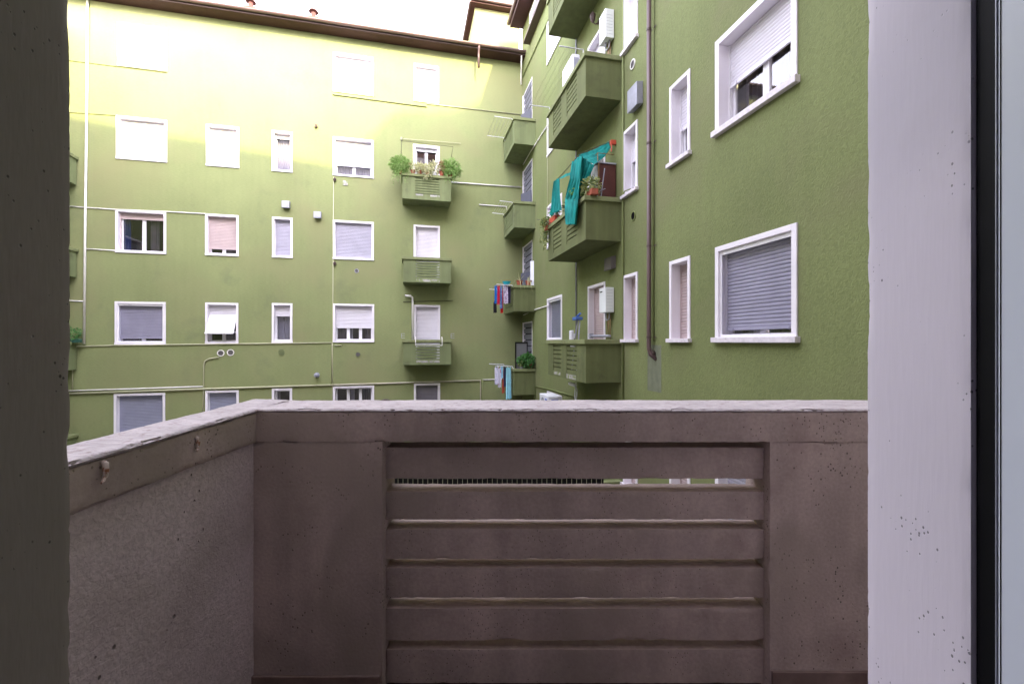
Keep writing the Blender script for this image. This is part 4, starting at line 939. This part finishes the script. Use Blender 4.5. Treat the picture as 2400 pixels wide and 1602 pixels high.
garment(WB, 1.62, 1.38, z4, .12, .62, cloth_mat('white_print_shirt', (.70, .68, .8), (.25, .3, .5), 18, .56, .6), 'white printed shirt hanging outermost on the lowest corner balcony', g4, seed=11)
garment(WB, 1.58, 1.26, z4 - .02, .13, .72, cloth_mat('white_red_shirt', (.68, .66, .75), (.5, .02, .05), 7, .6, .62), 'white shirt with red marks beside the outermost printed shirt', g4, seed=12)
garment(WB, 1.66, 1.18, z4 + .02, .09, .42, cloth_mat('light_blue_shirt', (.35, .6, .75)), 'short light blue top between the white shirts and the rust-red trousers', g4, seed=13)
garment(WB, 1.60, 1.12, z4 - .1, .10, .85, cloth_mat('rust_trousers', (.42, .07, .04)), 'rust red trousers hanging beside the long pale blue towel', g4, seed=14, legs=True, cat='trousers')
garment(WB, 1.66, 1.06, z4, .09, .7, cloth_mat('dark_blue_cloth', (.02, .03, .08)), 'dark blue garment tucked behind the long pale blue towel', g4, seed=15)
garment(WB, 1.74, .95, z4, .19, 1.15, cloth_mat('pale_blue_towel', (.28, .58, .68)), 'long pale blue towel nearest the lowest corner balcony', g4, seed=16, name='towel', cat='towel')
# pots and sheet at third corner balcony
gC = 'pots on the corner balconies'
def long_leaves(n, l, seed):
    rnd = random.Random(seed); mb = MB()
    for k in range(n):
        a = rnd.uniform(0, 6.28); up_ = rnd.uniform(.3, 1.0); p = Vector((0, 0, .14)); pts = [p]
        for j in range(6):
            t_ = (j + 1) / 6; pts.append(Vector((math.cos(a) * l * .7 * t_, math.sin(a) * l * .5 * t_, .14 + l * (up_ * t_ - 1.1 * t_ * t_ * (1.2 - up_) * 1.6))))
        for j in range(6):
            wv = Vector((-math.sin(a), math.cos(a), 0)) * .014 * (1 - j / 7); wv2 = Vector((-math.sin(a), math.cos(a), 0)) * .014 * (1 - (j + 1) / 7)
            mb.quad(pts[j] - wv, pts[j] + wv, pts[j + 1] + wv2, pts[j + 1] - wv2)
    return mb
for k, (s_, sd, lab) in enumerate(((1.90, .58, 'terracotta pot with long drooping pale leaves, left one on the third corner balcony'), (1.90, .24, 'terracotta pot with drooping leaves, nearest the wall on the third corner balcony'))):
    t = thing('potted_plant', lab, 'plant', WB, (s_, -sd, 2.06), gC)
    pot(MB(), 0, 0, 0, .11, .17).build('pot', m_terra, t); long_leaves(16, .5, 50 + k).build('foliage', m_cream, t, recalc=False)
o = curtain_mesh(-.12, .12, 0, 1.0, 0, 4, .015).build('sheet', m_plast, None, smooth=True, recalc=False); frame_parent(WB, o, (1.72, -.03, 2.0)); o.rotation_euler = (0, 0, WB.rot + R(35)); tag(o, 'white plastic sheet hanging by the wall above the third corner balcony', 'sheet')
t = thing('screen_panel', 'tall grey screen with a black frame standing on the lowest corner balcony', 'screen', WA, (-.30, -1.62, -1.75))
t.location = WB.o + WB.d * 1.55 - WB.n * -.42 + Vector((0, 0, -1.75)); t.rotation_euler = (0, 0, WA.rot)
MB().box(-.24, -.20, -.02, .02, 0, 1.75).box(.20, .24, -.02, .02, 0, 1.75).box(-.20, .20, -.02, .02, 1.70, 1.75).box(-.20, .20, -.02, .02, .95, .98).build('frame', m_black, t)
MB().box(-.20, .20, -.005, .005, 0, 1.70).build('mesh_panel', plain('grey_mesh', (.13, .13, .14)), t)
t = thing('potted_plant', 'bushy bright green plant in a terracotta pot on the lowest corner balcony', 'plant', WB, (1.84, -.25, -.97), gC)
pot(MB(), .0, .08, 0, .12, .2).build('pot', m_terra, t)
leaves((0, -.05, .30), (.30, .28, .24), 620, .10, .06, 61).build('foliage', m_basil, t, recalc=False)
plant(WB, 1.88, .5, -.97, (.09, .09, .07), m_ivy, 'tiny yellow-green plant beside the bushy green one on the lowest corner balcony', 80, .07, .05, seed=62, poth=.08, potr=.06, group=gC, potmat=m_galv)

# ---------------- low yard building seen through the slats
t = thing('garage', 'low dark building with a railed roof terrace seen through the slats', 'building', None, (-1.5, 11.5, gz))
MB().box(-5.0, 3.6, -2.5, 2.5, 0, 3.2).build('wall', m_facade, t)
MB().box(-5.1, 3.7, -2.6, 2.6, 3.2, 3.3).build('roof', m_black, t)
MB().box(-2.6, 3.35, -2.45, -2.40, 3.3, 4.9).build('dark_screen', m_black, t)
rl = MB()
for k in range(60): rl.box(-2.6 + k * .1, -2.594 + k * .1, -2.475, -2.465, 3.3, 4.9)
rl.build('railing_bar', m_pc, t)
MB().box(-3.3, -2.62, -2.46, -2.40, 3.3, 4.9).build('white_board', m_plast, t)
